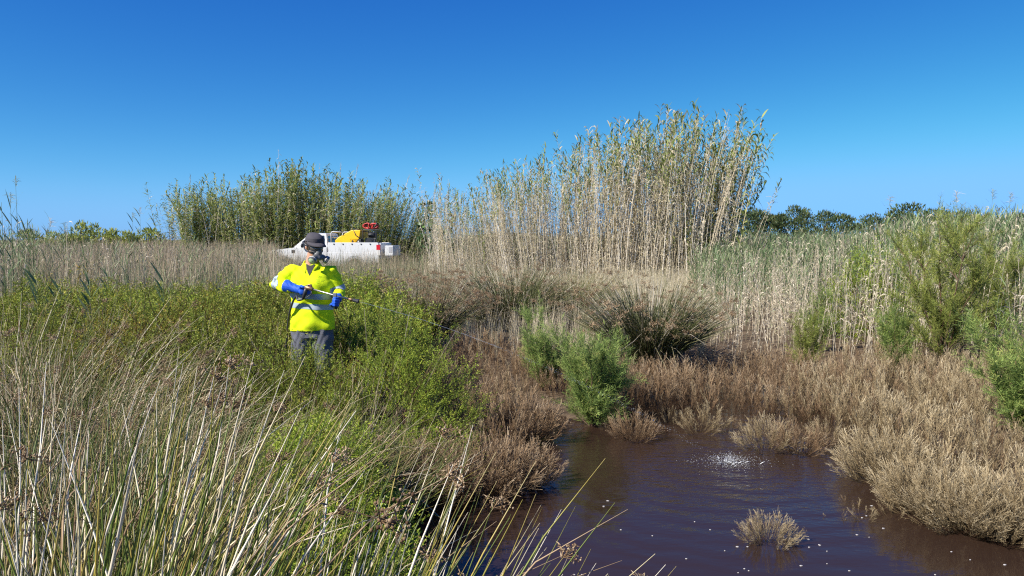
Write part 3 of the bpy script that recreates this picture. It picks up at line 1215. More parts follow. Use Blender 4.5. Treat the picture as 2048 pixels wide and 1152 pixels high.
near_w = [3.6, 3.6, 2.8, 2.6, 1.4, 1.6, 1.2, .2, .2, .1, .7, 2.6, .1, .6, .8, .6, 2.0]
near_w1 = [2, 2, 1.4, 1.4, .8, 3.2, 2.8, .35, .3, .7, 2.6, 1, .2, 1, .8, .5, .6]
mid_w = [5, 4, 3.5, 2.8, .9, .7, .6, .25, .5, .02, .25, 5, .6, .4, .6, .8, 3.5]
pale_w = [2, 2, 1.5, 1.5, 1, 1.6, 1.6, .5, .5, .1, .6, 3, .5, 1.4, 1.4, 1, 3]
GRP = 'rush clumps on the near bank'
for (x, y, nj, ns, r0, tilt, lean, Lr, lab) in [
    (-1.05, 1.40, 1000, 130, .32, 28, (-.06, .05), (.6, 1.3), 'tall rush clump in the bottom left corner with thick white stems'),
    (-.62, 1.50, 460, 120, .28, 26, (.08, .08), (.5, 1.2), 'rush clump at the bottom edge with upright green and white stems'),
    (-.36, 1.70, 90, 60, .22, 28, (.36, .10), (.5, 1.1), 'rush clump leaning over the bright ground cover at the bottom'),
    (-.30, 1.85, 14, 24, .14, 20, (.66, .10), (.55, .92), 'sparse bleached rush whose stems reach out over the water'),
    (-1.75, 2.6, 1000, 70, .40, 36, (.04, .0), (.7, 1.25), 'dark rush clump at the left edge of the near bank'),
    (-1.65, 3.4, 600, 50, .38, 36, (.10, .05), (.6, 1.0), 'dense green rush clump behind the thick white stems'),
    (-1.65, 4.4, 760, 40, .55, 46, (.26, .0), (.6, 1.05), 'wide leaning rush clump between the white stems and the person'),
    (-2.85, 4.7, 760, 60, .60, 55, (.22, .0), (.7, 1.25), 'flattened straw rush clump at the left edge below the meadow'),
    (-3.9, 6.1, 760, 40, .7, 62, (.26, .0), (.8, 1.4), 'bleached fallen rushes at the left edge beside the thicket'),
    (-1.05, 4.9, 240, 20, .36, 44, (.36, .0), (.5, .9), 'small leaning rush clump just in front of the bright green bush'),
]:
    nearr = y < 2
    rush_clump((x, y, hz(x, y) + .0), nj, ns, lab, r0, tilt, lean, Lr, near_w if nearr else (pale_w if x < -2.5 else mid_w), near_w1 if nearr else (pale_w if x < -2.5 else mid_w), 0, GRP, sm=None if nearr else M_RUSHM, thick=(1.3 if x < -.4 else 1.12) if nearr else 1.1)

# ------------------------------------------------------------------ seablite and saltwort bushes
def bush(loc, rad, h, protos, mats, n, name, label, cat, srange=(.8, 1.3), group=None):
    root = prop(empty(name, loc), label, cat, group)
    a = rv(0, 6.28, n)
    f = np.sqrt(rv(0, 1, n))
    el = rv(0, 1, n)
    d = np.stack([np.cos(a) * np.sqrt(1 - el ** 2), np.sin(a) * np.sqrt(1 - el ** 2), el], 1)
    lump = 1 + .16 * np.sin(a * 3 + rv(0, 6)) + .12 * np.sin(a * 7 + el * 5)
    sh = (.55 + .45 * f) * lump
    p3 = d * sh[:, None] * np.array([rad, rad, h])
    p3[:, 2] = np.maximum(p3[:, 2] - .1, .0)
    dd = d + rng.normal(0, .35, (n, 3)) + [0, 0, .45]
    prop(grown('foliage', protos, mats, p3, dir_euler(dd, rv(0, 6.28, n)), rv(*srange, n), rng.integers(0, len(protos), n), root), kind='stuff')
    st = P()
    for k in range(14):
        aa = rv(0, 6.28)
        e = np.array([math.cos(aa) * rad * rv(.4, .9), math.sin(aa) * rad * rv(.4, .9), h * rv(.6, .95)])
        st.rr = rv(0, 1)
        st.tube([(0, 0, 0), e * [.35, .35, .6], e], [.009, .006, .003], 4, .3, 0, cap=False)
    st.obj('branches', M_BARK, root)
    return root


def gpt(px, d):
    x = W(px, d)
    return (x, d, hz(x, d))


bush(gpt(796, 6.7), .60, .92, SEAB, [M_SEAB], 640, 'seablite_bush', 'large bright green succulent bush right of the person at the saltwort edge', 'bush')
bush((PX + .02, PY - .62, hz(PX, PY - .6)), .46, .66, SEAB, [M_SEAB], 420, 'seablite_bush', 'green succulent bush hiding the legs of the person', 'bush')
bush(gpt(760, 7.9), .5, .8, SEAB, [M_SEAB], 360, 'seablite_bush', 'olive green succulent bush just below the lance nozzle', 'bush')
bush(gpt(845, 5.9), .30, .42, SEAB, [M_SEAB], 220, 'seablite_bush', 'low green succulent bush at the foot of the large bright bush', 'bush')
bush(gpt(1745, 13.0), .85, 1.35, SEAB_FAR, [M_SEAB], 520, 'seablite_bush', 'round olive yellow bush growing out of the straw reeds', 'bush', (1.0, 1.6))
# long arching shoots out of the bright bush
for k, (px, d, dx, dz) in enumerate([(800, 6.7, .52, 1.12), (780, 6.8, .18, 1.2), (740, 7.0, -.05, 1.15)]):
    x, y, z = gpt(px, d)
    root = prop(empty('seablite_shoot', (x, y, z)), ['long green shoot arching up and out over the bright bush', 'upright yellow green shoot in the middle of the bright bush', 'short upright shoot on the person side of the bright bush'][k], 'shoot')
    tt = np.linspace(.3, 1, 46)
    p3 = np.stack([dx * tt ** 1.3, np.zeros(46) - .05 * tt, dz * tt], 1) + rng.normal(0, .018, (46, 3))
    dd = np.tile([dx, 0, dz], (46, 1)) + rng.normal(0, .45, (46, 3))
    grown('foliage', SEAB, [M_SEAB], p3, dir_euler(dd, rv(0, 6.28, 46)), rv(.4, .75, 46) * (1.15 - .5 * tt), rng.integers(0, 6, 46), root)
    st = P()
    t5 = np.linspace(0, 1, 7)
    st.tube(np.stack([dx * t5 ** 1.3, -.05 * t5, dz * t5], 1), .006 * (1.1 - .8 * t5), 4, .9, 0)
    st.obj('branch', M_BARK, root)


def mound(px, py, rad, h, pale, label, n=110, zoff=0.0):
    q = G(px, py, ZW)
    root = prop(empty('saltwort_tuft', (q[0], q[1], ZW - .02)), label, 'saltwort', 'saltwort tufts at the water edge')
    a = rv(0, 6.28, n)
    f = np.sqrt(rv(0, 1, n))
    base = np.stack([np.cos(a) * f * rad * .42, np.sin(a) * f * rad * .42, np.zeros(n)], 1)
    th = .9 * f
    d = np.stack([np.cos(a) * np.sin(th), np.sin(a) * np.sin(th), np.cos(th)], 1) + rng.normal(0, .08, (n, 3))
    out = np.stack([np.cos(a), np.sin(a), np.zeros(n)], 1)
    s = h / .42 * (1 - .18 * f) * rv(.75, 1.05, n)
    prop(grown('twigs', TWIG, TWIG_MATS, base, frame_euler(d, out), s, rng.integers(7, 14, n) if pale else rng.integers(0, 7, n), root), kind='stuff')
    return root


for a in [
    (962, 985, .30, .50, 0, 'round brown saltwort tuft left of the narrow blue channel', 210),
    (1044, 966, .22, .38, 0, 'round brown saltwort tuft right of the narrow blue channel', 190),
    (868, 1000, .30, .48, 0, 'brown saltwort tuft nearest the near rush seed heads', 190),
    (1048, 882, .26, .50, 0, 'tall brown saltwort tuft left of the green water side shrub', 200),
    (1268, 878, .17, .32, 0, 'small grey brown saltwort tuft right of the green water side shrub', 90),
    (1345, 850, .09, .24, 1, 'thin pale saltwort sprig beside the grey brown tuft', 16),
    (1395, 866, .10, .30, 1, 'pair of feathery pale saltwort sprigs standing in the water', 22),
    (1418, 862, .10, .32, 1, 'tallest feathery pale saltwort sprig behind the splash', 24),
    (1462, 852, .08, .14, 0, 'very small dark saltwort sprig behind the splash', 14),
    (1530, 898, .22, .34, 1, 'pale saltwort tuft just right of the splash', 80),
    (1600, 905, .19, .34, 0, 'rusty saltwort tuft beside the pale tuft right of the splash', 80),
    (1660, 890, .13, .30, 1, 'slim saltwort tuft at the mouth of the little inlet', 40),
    (1538, 1080, .17, .21, 1, 'lone pale saltwort tuft in the middle of the open water', 100),
    (1505, 1058, .09, .10, 0, 'dark saltwort sprig on the side of the lone pale tuft', 20),
    (1725, 1036, .08, .15, 1, 'little saltwort sprig with white flecks off the right bank', 12),
    (1785, 1036, .07, .15, 1, 'thin saltwort sprig closest to the right bank', 9),
    (1700, 1006, .06, .09, 0, 'tiny dark saltwort sprig off the corner of the right bank', 8),
    (1672, 1034, .06, .09, 1, 'tiny curled sprig farthest out from the right bank', 6),
    (1778, 960, .30, .46, 1, 'bushy saltwort tuft at the corner of the right bank', 220),
    (1866, 1026, .28, .44, 1, 'bushy saltwort tuft leaning out from the right bank', 220),
    (1935, 1056, .24, .42, 1, 'upright bleached saltwort tuft on the right bank', 180),
    (2005, 1072, .22, .40, 1, 'bleached saltwort tuft standing in brown shallows', 160),
    (2046, 1066, .26, .48, 1, 'saltwort tuft cut by the right edge of the picture', 160),
]:
    mound(a[0], a[1], a[2], a[3], a[4], a[5], a[6])


# ------------------------------------------------------------------ tamarisks
def tamarisk(loc, Ht, spread, nstem, label, leafm, nspray, lean=0.0, ssize=1.0, low=.18, flat=1.0):
    root = prop(empty('tamarisk', loc), label, 'tamarisk')
    br = P()
    segs = []
    for k in range(nstem):
        a = 2 * math.pi * k / nstem + rv(-.4, .4)
        hh = Ht * rv(.55, 1.0)
        sp = spread * rv(.25, .9)
        t = np.linspace(0, 1, 8)
        path = np.stack([np.cos(a) * sp * t ** 1.4 + lean * t, np.sin(a) * sp * flat * t ** 1.4, hh * t], 1) + rng.normal(0, .02 * Ht / 2, (8, 3)) * t[:, None]
        br.rr = rv(0, 1)
        br.tube(path, .016 * Ht / 2.3 * (1.1 - .95 * t), 5, .3, 0, cap=False)
        segs.append((path, .28 if low > .05 else .04, 1.0))
        for j in range(8):
            i = rng.integers(1 if low > .05 else 0, 7)
            q = path[i]
            aa = rv(0, 6.28)
            l_ = Ht * rv(.15, .34) * (1.1 - .09 * i)
            d = unit([math.cos(aa) * .8, math.sin(aa) * .8 * flat, rv(.45, 1.2)])
            pa = np.stack([q, q + d * l_ * .5 + [0, 0, .02], q + d * l_ + [0, 0, .1 * l_]])
            br.tube(pa, [.0055 * Ht / 2.3, .004, .002], 4, .35, 0, cap=False)
            segs.append((pa, .15, 1.0))
    br.obj('trunk', M_BARK, root)
    pts, dirs = [], []
    wts = np.array([np.linalg.norm(p[-1] - p[0]) for p, _, _ in segs])
    wts[::9] *= .8
    for s in rng.choice(len(segs), nspray, p=wts / wts.sum()):
        p, t0, t1 = segs[s]
        u = rv(t0, t1)
        i = min(int(u * (len(p) - 1)), len(p) - 2)
        f = u * (len(p) - 1) - i
        q = p[i] * (1 - f) + p[i + 1] * f
        if q[2] < low * Ht:
            continue
        ax = unit(p[i + 1] - p[i])
        pts.append(q)
        dirs.append(ax * 1.0 + rng.normal(0, .42, 3) + [0, 0, .55])
    pts, dirs = np.array(pts), np.array(dirs)
    n = len(pts)
    prop(grown('crown', SPRAY, [leafm], pts, dir_euler(dirs, rv(0, 6.28, n)), rv(.65, 1.25, n) * ssize, rng.integers(0, len(SPRAY), n), root), kind='stuff')
    return root


def wpt(px, py, z=ZW):
    q = G(px, py, z)
    return (q[0], q[1], max(hz(q[0], q[1]), ZW - .03))


tamarisk(wpt(1185, 852), 1.10, .60, 12, 'dense green young tamarisk growing at the water edge in front of the round rush', M_TAMB, 900, .03, 1.0, .0)
tamarisk(gpt(1085, 9.3), 1.0, .45, 6, 'smaller green young tamarisk just left of the one at the water edge', M_TAMB, 380, -.05, 1.0, .02)
tamarisk(gpt(1890, 9.4), 2.2, .7, 9, 'tall feathery tamarisk in front of the reeds on the right', M_TAM, 850, .06, 1.05, .12)
tamarisk(gpt(2078, 6.7), 1.1, .62, 8, 'bushy tamarisk cut by the right edge above the bleached saltwort', M_TAMB, 800, 0, 1.05, .04)
tamarisk(gpt(1990, 11.3), 1.6, .7, 6, 'olive tamarisk half hidden behind the tall feathery one', M_TAM, 600, .05, 1.05, .15)
tamarisk(gpt(1795, 9.7), .95, .36, 5, 'dark green young tamarisk at the foot of the reeds', M_TAMB, 520, 0, .9, .05)
tamarisk(gpt(1615, 10.2), .85, .22, 4, 'pale green slender young tamarisk among the dead saltwort', M_TAM, 220, 0, .85, .1)
tamarisk(gpt(1645, 11.3), 1.15, .2, 3, 'tall thin young tamarisk against the straw reeds', M_TAMB, 200, 0, .85, .1)


# ------------------------------------------------------------------ giant cane clumps
def cane_clump(loc, label, n_single, n_joined, place):
    root = prop(empty('giant_cane_clump', loc), label, 'giant cane')
    b_, e_, s_, i_ = place(n_single)
    for k in range(n_single):
        o = link('cane', CANE_MESH[i_[k]], root)
        o.location = b_[k]
        o.rotation_euler = e_[k]
        o.scale = (s_[k],) * 3
    b_, e_, s_, i_ = place(n_joined, True)
    prop(grown('canes', CANE, CANE_MATS, b_, e_, s_, i_, root), kind='stuff')
    return root


D1 = 24.0
X1 = W(1215, D1)


def place_right(n, back=False):
    px = rng.choice(np.concatenate([rv(885, 1500, 1500), rv(885, 1040, 700), rv(1010, 1480, 2800), rv(1230, 1470, 600)]), n)
    y = rv(.4, 2.6, n) if back else rv(-1.3, 1.3, n)
    px = px - 18
    x = W(px, D1) - X1
    top = np.interp(px, [880, 960, 1010, 1060, 1150, 1250, 1400, 1500], [365, 400, 352, 338, 302, 264, 236, 250])
    hh = np.array([ZH(t, D1 + yy) for t, yy in zip(top, y)]) * np.where(rv(0, 1, n) < .06, rv(.96, 1.04, n), np.clip(rng.normal(.80, .14, n), .4, .99))
    lean = np.interp(px, [880, 1000, 1250, 1400, 1500], [-.085, -.10, .0, .06, .20])
    d = np.stack([lean + rng.normal(0, .065, n), rng.normal(0, .07, n), np.ones(n)], 1)
    out = np.stack([np.where(rv(0, 1, n) < .7, 1, -1) * 1.0 + lean * 5, rng.normal(0, .8, n), np.zeros(n)], 1)
    u = rv(0, 1, n)
    green = np.interp(px, [880, 1050, 1250, 1420, 1500], [.03, .0, .0, .06, .45])
    idx = np.where(u < green, rng.integers(0, 5, n), np.where(u < .66, rng.integers(5, 12, n), rng.integers(12, 15, n)))
    return np.stack([x, y, np.zeros(n)], 1), frame_euler(d, out), hh / 4.9, idx


cane_clump((X1, D1, hz(X1, D1)), 'tall clump of tan giant canes with green tops standing behind the pond', 300, 1150, place_right)
D2 = 41.0
X2 = W(590, D2)


def place_left(n, back=False):
    px = rv(345, 850, n)
    y = rv(.6, 3.2, n) if back else rv(-1.4, 1.4, n)
    x = W(px, D2) - X2
    top = np.interp(px, [330, 370, 440, 480, 530, 575, 620, 680, 760, 810, 860], [392, 365, 372, 366, 345, 318, 345, 366, 376, 406, 456])
    top = top + 8 * np.sin(px * .055) + 8 * np.sin(px * .13 + 1)
    hh = np.array([ZH(t, D2 + yy) for t, yy in zip(top, y)]) * np.clip(rng.normal(.80, .15, n), .35, .99)
    lean = np.interp(px, [330, 400, 600, 760, 860], [-.12, -.05, .0, .12, .42])
    d = np.stack([lean + rng.normal(0, .11, n), rng.normal(0, .10, n), np.ones(n)], 1)
    out = np.stack([np.where(rv(0, 1, n) < .6, 1, -1) + lean * 4, rng.normal(0, .8, n), np.zeros(n)], 1)
    u = rv(0, 1, n)
    sp = np.interp(px, [600, 700, 860], [.03, .22, .3])
    idx = np.where(u < sp, rng.integers(15, 17, n), np.where(u < .88, rng.integers(0, 5, n), np.where(u < .95, rng.integers(5, 12, n), rng.integers(12, 15, n))))
    return np.stack([x, y, np.zeros(n)], 1), frame_euler(d, out), hh / 4.9, idx


cane_clump((X2, D2, hz(X2, D2)), 'wide clump of leafy green giant canes behind the white truck', 300, 820, place_left)


# reed plants standing out of the meadow and the edge of the frame
def reed_plant(px, d, Ht, nl, label, lw=.045, ll=.42, plume=False, lean=0.0):
    x, y, z = gpt(px, d)
    root = prop(empty('reed_plant', (x, y, z)), label, 'reed')
    st = P()
    t = np.linspace(0, 1, 6)
    path = np.stack([lean * t ** 2, np.zeros(6), Ht * t], 1)
    st.tube(path, .009 * (1.1 - .8 * t), 5, .35, 0)
    if plume:
        for k in range(40):
            d_ = unit([rv(-.3, .7), rv(-.4, .4), rv(.1, 1.1)])
            st.ribbon(drooped(path[-1] + [0, 0, rv(-.08, .12)], d_, rv(.08, .2), .5, 3), [.004, .007, .002], rng.normal(size=3), rv(.62, .78), 0)
    st.obj('stem', M_REED, root)
    for k in range(nl):
        u = .25 + .75 * k / nl
        i = min(int(u * 5), 4)
        f = u * 5 - i
        q = path[i] * (1 - f) + path[min(i + 1, 5)] * f
        a = (k % 2) * math.pi + rng.normal(0, .3)
        dd = unit([math.cos(a), math.sin(a), rv(.8, 1.5) + 1.2 * u])
        lp = P()
        lp.rr = rv(0, 1)
        lp.ribbon(drooped((0, 0, 0), dd, ll * rv(.75, 1.1), rv(.05, .35), 5), [lw * .6, lw, lw * .85, lw * .5, .002], [0.1 * math.cos(a), .6, .8], rv(.2, .5), 0)
        lo = lp.obj('leaf', M_REED, root)
        lo.location = q
    return root


reed_plant(325, 9.6, 1.25, 13, 'single dark green reed shoot standing out of the thicket behind the rushes', .05, .34)
reed_plant(178, 9.0, 1.15, 14, 'broad leaved light green reed shoot left of the single dark shoot', .055, .38)
reed_plant(215, 10.5, 1.2, 10, 'thin reed shoot beside the broad leaved one', .04, .3)
reed_plant(72, 9.2, 1.15, 14, 'leafy reed shoot near the left edge with a dark stem', .05, .36)
reed_plant(100, 9.0, 1.05, 12, 'bushy light green reed shoot near the left edge', .05, .38, lean=.15)
reed_plant(8, 14.5, 2.35, 12, 'tall reed with drooping leaves at the left edge against the sky', .05, .5)
reed_plant(26, 16, 2.5, 10, 'tall dark reed rising beside the one at the left edge', .045, .5, True)
reed_plant(38, 17, 2.9, 5, 'tallest thin reed with a small feathery plume near the left edge', .03, .4, True)
reed_plant(82, 18, 2.0, 6, 'nodding reed plume above the meadow near the left edge', .03, .4, True, .25)
reed_plant(115, 18, 1.9, 6, 'nodding reed plume just left of the far bushes', .03, .4, True, .2)
reed_plant(268, 24, 2.3, 12, 'blue green reed with a pale plume left of the leafy canes', .05, .55, True)
reed_plant(283, 25, 2.5, 12, 'taller blue green reed with pale plume left of the leafy canes', .05, .55, True)
reed_plant(303, 26, 2.2, 12, 'dark reed arching against the sky beside the leafy canes', .05, .6, False, .2)
for k, (px, d, ht) in enumerate([(1760, 17, 2.55), (1905, 15, 2.5), (1975, 16, 2.6), (2010, 15, 2.5), (2040, 15, 2.4)]):
    reed_plant(px, d, ht, 8, ['reed plume rising over the reed bed where the far trees end', 'dark reed plume behind the top of the feathery tamarisk',
                              'reed plume right of the feathery tamarisk against the sky', 'leaning reed plume second from the right edge', 'reed plume at the right edge against the sky'][k], .03, .4, True, rv(-.1, .25))


# ------------------------------------------------------------------ far trees and shrubs
def far_tree(px, d, top, wid, label, name='far_tree', cat='tree', leafm=None, nleaf=1300, ls=.32, skirt=.2):
    x = W(px, d)
    z = hz(x, d)
    root = prop(empty(name, (x, d, z)), label, cat)
    Ht = ZH(top, d) - z
    tr = P()
    t = np.linspace(0, 1, 6)
    tr.tube(np.stack([.12 * np.sin(t * 3), 0 * t, Ht * .85 * t], 1), .11 * (1.1 - .9 * t), 6, .3, 0)
    blobs = []
    for k in range(15):
        a = rv(0, 6.28)
        f = rv(skirt, .92)
        r_ = wid * .5 * math.sin(math.pi * min(.95, f * .75 + .22)) * rv(.4, .9)
        q = np.array([math.cos(a) * r_, math.sin(a) * r_, Ht * f])
        tr.tube([(0, 0, Ht * f * .6), q], [.04, .015], 4, .3, 0, cap=False)
        blobs.append((q, wid * rv(.18, .30), Ht * rv(.09, .15)))
    blobs.append((np.array([0, 0, Ht * .93]), wid * .13, Ht * .09))
    tr.obj('trunk', M_BARK, root)
    cr_ = P()
    for k in range(nleaf):
        q, rx, rz_ = blobs[rng.integers(0, len(blobs))]
        o = unit(rng.normal(size=3)) * rv(.5, 1.05)
        cr_.rr = rv(0, 1)
        cr_.leaf(q + o * [rx, rx, rz_], o + [0, 0, .9] + rng.normal(size=3) * .4, ls * rv(.6, 1.3), ls * .3, rv(.1, .9))
    prop(cr_.obj('crown', leafm or M_TREE, root), kind='stuff')
    return root


for k, (px, top, wid, d) in enumerate([(1482, 424, 3.0, 78), (1513, 418, 3.0, 80), (1537, 434, 3.2, 82), (1560, 426, 2.4, 80), (1585, 416, 3.2, 80), (1606, 424, 2.4, 78),
                                       (1645, 425, 3.8, 76), (1690, 430, 3.4, 74), (1735, 436, 4.0, 72), (1788, 420, 3.6, 62), (1822, 412, 4.2, 62), (1862, 420, 4.2, 60), (1915, 428, 3.6, 60), (1965, 432, 3.6, 60), (2030, 436, 4, 60)]):
    n_ = ['first', 'second', 'third', 'fourth', 'fifth', 'sixth', 'seventh', 'eighth', 'ninth', 'tenth', 'eleventh', 'twelfth', 'thirteenth', 'fourteenth', 'last'][k]
    o = far_tree(px, d, top + [0, 4, -3, 5, -2, 3][k % 6], wid * 1.45, 'dark green far tree, the %s to the right of the tall canes' % n_, nleaf=2000, ls=.34, skirt=.02)
    o['group'] = 'trees along the horizon'
for k, (px, top, wid, d) in enumerate([(164, 446, 2.0, 52), (190, 452, 2.6, 52), (228, 462, 1.7, 54), (140, 470, 2.2, 50), (105, 466, 2.4, 52), (56, 462, 2.6, 50), (258, 466, 2.0, 50), (298, 460, 2.4, 50)]):
    far_tree(px, d, top, wid, ['tallest small far bush above the meadow with a narrow crown', 'wide small far bush right beside the tallest one', 'small far bush standing apart nearest the leafy canes',
                               'low far bush in the meadow line left of the tallest one', 'low far bush behind the nodding plume', 'low far bush nearest the left edge', 'small far bush below the pale plumes', 'far bush touching the edge of the leafy canes'][k], 'far_bush', 'bush', M_TAM, 900, .26, .15)
# broad leaved bush between the two cane clumps
root = prop(empty('broadleaf_bush', gpt(880, 30)), 'dark broad leaved bush in the gap between the two cane clumps', 'bush')
tr = P()
cr_ = P()
for k in range(11):
    a = rv(0, 6.28)
    top_ = np.array([math.cos(a) * rv(.3, 1.1) + .1, math.sin(a) * .8, rv(1.0, 2.6)])
    if k == 0:
        top_ = np.array([-.5, 0, 3.0])
    pa = np.stack([np.zeros(3), top_ * [.4, .4, .5], top_])
    tr.tube(pa, [.03, .02, .008], 4, .3, 0, cap=False)
    for j in range(26):
        u = rv(.25, 1)
        q = pa[1] * (1 - u) + pa[2] * u if u > .4 else pa[0] * (1 - u * 2) + pa[1] * u * 2
        cr_.rr = rv(0, 1)
        cr_.leaf(q, [rv(-1, 1), rv(-1, 1), rv(-.2, .8)], rv(.2, .34), .17, rv(0, 1))
tr.obj('branches', M_BARK, root)
prop(cr_.obj('foliage', M_FIG, root), kind='stuff')

# ------------------------------------------------------------------ person spraying
def evaluated(o):
    dg = bpy.context.evaluated_depsgraph_get()
    dg.update()
    return bpy.data.meshes.new_from_object(o.evaluated_get(dg))


def solid(name, p, mats, voxel, smooth=4, parent=None, shape=None):
    """one continuous surface from overlapping closed shapes"""
    if not isinstance(mats, (list, tuple)):
        mats = [mats]
    me = p.mesh(name + '_src', mats)
    o = bpy.data.objects.new(name + '_src', me)
    COL.objects.link(o)
    r_ = o.modifiers.new('r', 'REMESH')
    r_.mode = 'VOXEL'
    r_.voxel_size = voxel
    s_ = o.modifiers.new('s', 'SMOOTH')
    s_.factor = .5
    s_.iterations = smooth
    out = evaluated(o)
    bpy.data.objects.remove(o)
    out.name = name
    if shape is not None:
        co = np.empty(len(out.vertices) * 3, np.float32)
        no = np.empty(len(out.vertices) * 3, np.float32)
        out.vertices.foreach_get('co', co)
        out.vertices.foreach_get('normal', no)
        co = co.reshape(-1, 3)
        co += no.reshape(-1, 3) * shape(co)[:, None].astype(np.float32)
        out.vertices.foreach_set('co', co.ravel())
    out.materials.clear()
    for q in mats:
        out.materials.append(q)
    out.polygons.foreach_set('use_smooth', np.ones(len(out.polygons), bool))
    out.update()
    return link(name, out, parent)


PZ = hz(PX, PY)
person = prop(empty('person', (PX, PY, PZ)), 'person in yellow shirt, dark cap and mask spraying with a lance', 'person')


def pl(px, py, y=0.0):
    """photo pixel -> the person's own coordinates at depth offset y"""
    d = PY + y
    return np.array([W(px, d) - PX, y, ZH(py, d) - PZ])


SK = plain('skin', (.52, .27, .17), .5, var=.12, bscale=30)
YEL = plain('hi_vis_cloth', (.68, .82, .014), .8, spec=.15, bump=.12, bscale=60, var=.06)
GREYB = plain('reflective_tape', (.34, .40, .44), .45, spec=.5, var=.1, bscale=60)
CAPM = plain('cap_cloth', (.075, .07, .08), .85, spec=.2, bump=.3, bscale=200, var=.15)
TROU = plain('trouser_cloth', (.115, .12, .145), .85, spec=.2, bump=.4, bscale=120, var=.2)
DARK = plain('dark_cloth', (.06, .055, .055), .9, spec=.15)
GLOV = plain('blue_rubber', (.010, .085, .50), .6, spec=.35, bump=.2, bscale=90, var=.12)
RUBB = plain('black_rubber', (.035, .035, .04), .45, spec=.5)
RUBG = plain('grey_rubber', (.11, .112, .115), .45, spec=.5)
FILT = plain('filter_face', (.42, .52, .30), .6)
WHIT = plain('white_plastic', (.72, .72, .7), .4)
LENS = plain('smoked_lens', (.10, .09, .075), .12, spec=.8)
STEEL = plain('stainless_steel', (.40, .39, .37), .38, metal=1.0)
BRASS = plain('worn_brass', (.30, .18, .10), .45, metal=.7)
LOGO = plain('logo_print', (.33, .47, .03), .8)
LOGC = plain('cap_badge', (.22, .22, .23), .7)

sh_l, el_l, wr_l = pl(583, 541, .01), pl(550, 571, .03), pl(583, 575, -.15)
sh_r, el_r, wr_r = pl(664, 542, .01), pl(678, 584, .03), pl(676, 593, -.16)
hd_l, hd_r = pl(606, 582, -.20), pl(672, 603, -.25)
NECK = pl(622, 520, .0)
HEAD = pl(629, 493, -.03)
HR = Euler((R(24), 0, R(38)), 'XYZ')       # head turned to the picture right and bowed
HRM = np.array((Matrix.Rotation(R(44), 3, 'Z') @ Matrix.Rotation(R(18), 3, 'X')))


def hp_(x, y, z):
    """head coordinates (x side, -y front, z up) -> person coordinates"""
    return HEAD + HRM @ np.array([x, y, z])


# body: one continuous figure
b_ = P()
b_.loft([(0, 0, .80, .16, .10), (0, 0, .95, .15, .095), (0, 0, 1.1, .145, .09), (0, 0, 1.26, .15, .095), (0, 0, 1.33, .13, .08), (0, 0, 1.40, .075, .065), (.0, -.005, 1.455, .06, .06)], 20)
b_.tube([(NECK[0], .01, 1.40), (NECK[0] + .01, -.005, 1.48), HEAD + [-.0, .02, -.03]], [.068, .060, .062], 12)
b_.ellipsoid(hp_(0, .012, .035), (.074, .094, .088), HRM)
b_.ellipsoid(hp_(0, -.022, -.045), (.058, .070, .078), HRM)
b_.ellipsoid(hp_(0, -.06, -.085), (.030, .028, .026), HRM)
b_.tube([hp_(0, -.088, .02), hp_(0, -.112, -.022), hp_(0, -.098, -.034)], [.009, .016, .012], 8)
for s in (-1, 1):
    b_.ellipsoid(hp_(s * .078, .01, -.008), (.010, .020, .033), HRM)
for a, e, w, h in ((sh_l, el_l, wr_l, hd_l), (sh_r, el_r, wr_r, hd_r)):
    b_.tube([a, (a + e) / 2, e, (e + w) / 2, w, (w + h) / 2], [.044, .042, .038, .036, .028, .028], 10)
for s in (-1, 1):
    hx_ = .005 + s * .092
    b_.tube([(hx_, 0, .86), (hx_ + s * .02, -.01, .5), (hx_ + s * .03, .02, .1), (hx_ + s * .03, -.02, .05)], [.085, .06, .042, .045], 12)
solid('body', b_, SK, .011, 2, person)
# eyes behind the lens
for s in (-1, 1):
    e_ = P()
    e_.ellipsoid(hp_(s * .031, -.083, .012), (.013, .011, .008), HRM)
    e_.obj('eye', WHIT, person)


def folds(co):
    x, y, z = co.T
    arm = np.clip((np.abs(x - .02) - .17) / .06, 0, 1)
    f = .0045 * np.sin(x * 38 + z * 22 + 2 * np.sin(z * 15)) + .004 * np.sin(z * 48 - x * 25 + 3 * np.sin(x * 12 + y * 9))
    f2 = .0045 * np.sin(z * 75 + x * 45 + 1.5 * np.sin(y * 30))
    low = np.clip((1.15 - z) / .3, 0, 1)
    f3 = .010 * low * np.sin(x * 30 + 1.2 * np.sin(z * 9)) + .006 * np.sin(z * 30 + x * 14 + 2 * np.sin(x * 20 + z * 11))
    return f * (1 - arm) + f2 * arm + f3 * (1 - arm)


s_ = P()
cx = .005
s_.loft([(cx, .0, .805, .215, .140), (cx, .0, .86, .215, .143), (cx, -.0, .97, .203, .140), (cx, -.005, 1.08, .196, .138), (cx, -.01, 1.2, .202, .138),
         (cx + .005, -.008, 1.29, .208, .132), (cx + .003, -.0, 1.35, .192, .115), (cx + .003, .005, 1.395, .165, .100), (cx + .003, .008, 1.43, .120, .085), (cx + .004, .008, 1.455, .090, .076), (cx + .006, .008, 1.47, .078, .070)], 28, power=2.3)
for a, e, w in ((sh_l, el_l, wr_l), (sh_r, el_r, wr_r)):
    inn = a + (np.array([0, 0, 1.34]) - a) * .45
    s_.tube([inn, a, (a + e) / 2, e, (e + w) / 2, w], [.07, .068, .066, .064, .058, .052], 14)
shirt = solid('polo_shirt', s_, YEL, .0115, 3, person, folds)
sme = shirt.data
# open the shirt at the hem and under the chin
bm = bmesh.new()
bm.from_mesh(sme)
bmesh.ops.bisect_plane(bm, geom=bm.verts[:] + bm.edges[:] + bm.faces[:], plane_co=(0, 0, .817), plane_no=(.03, 0, -1), clear_outer=True)
bm.to_mesh(sme)
bm.free()


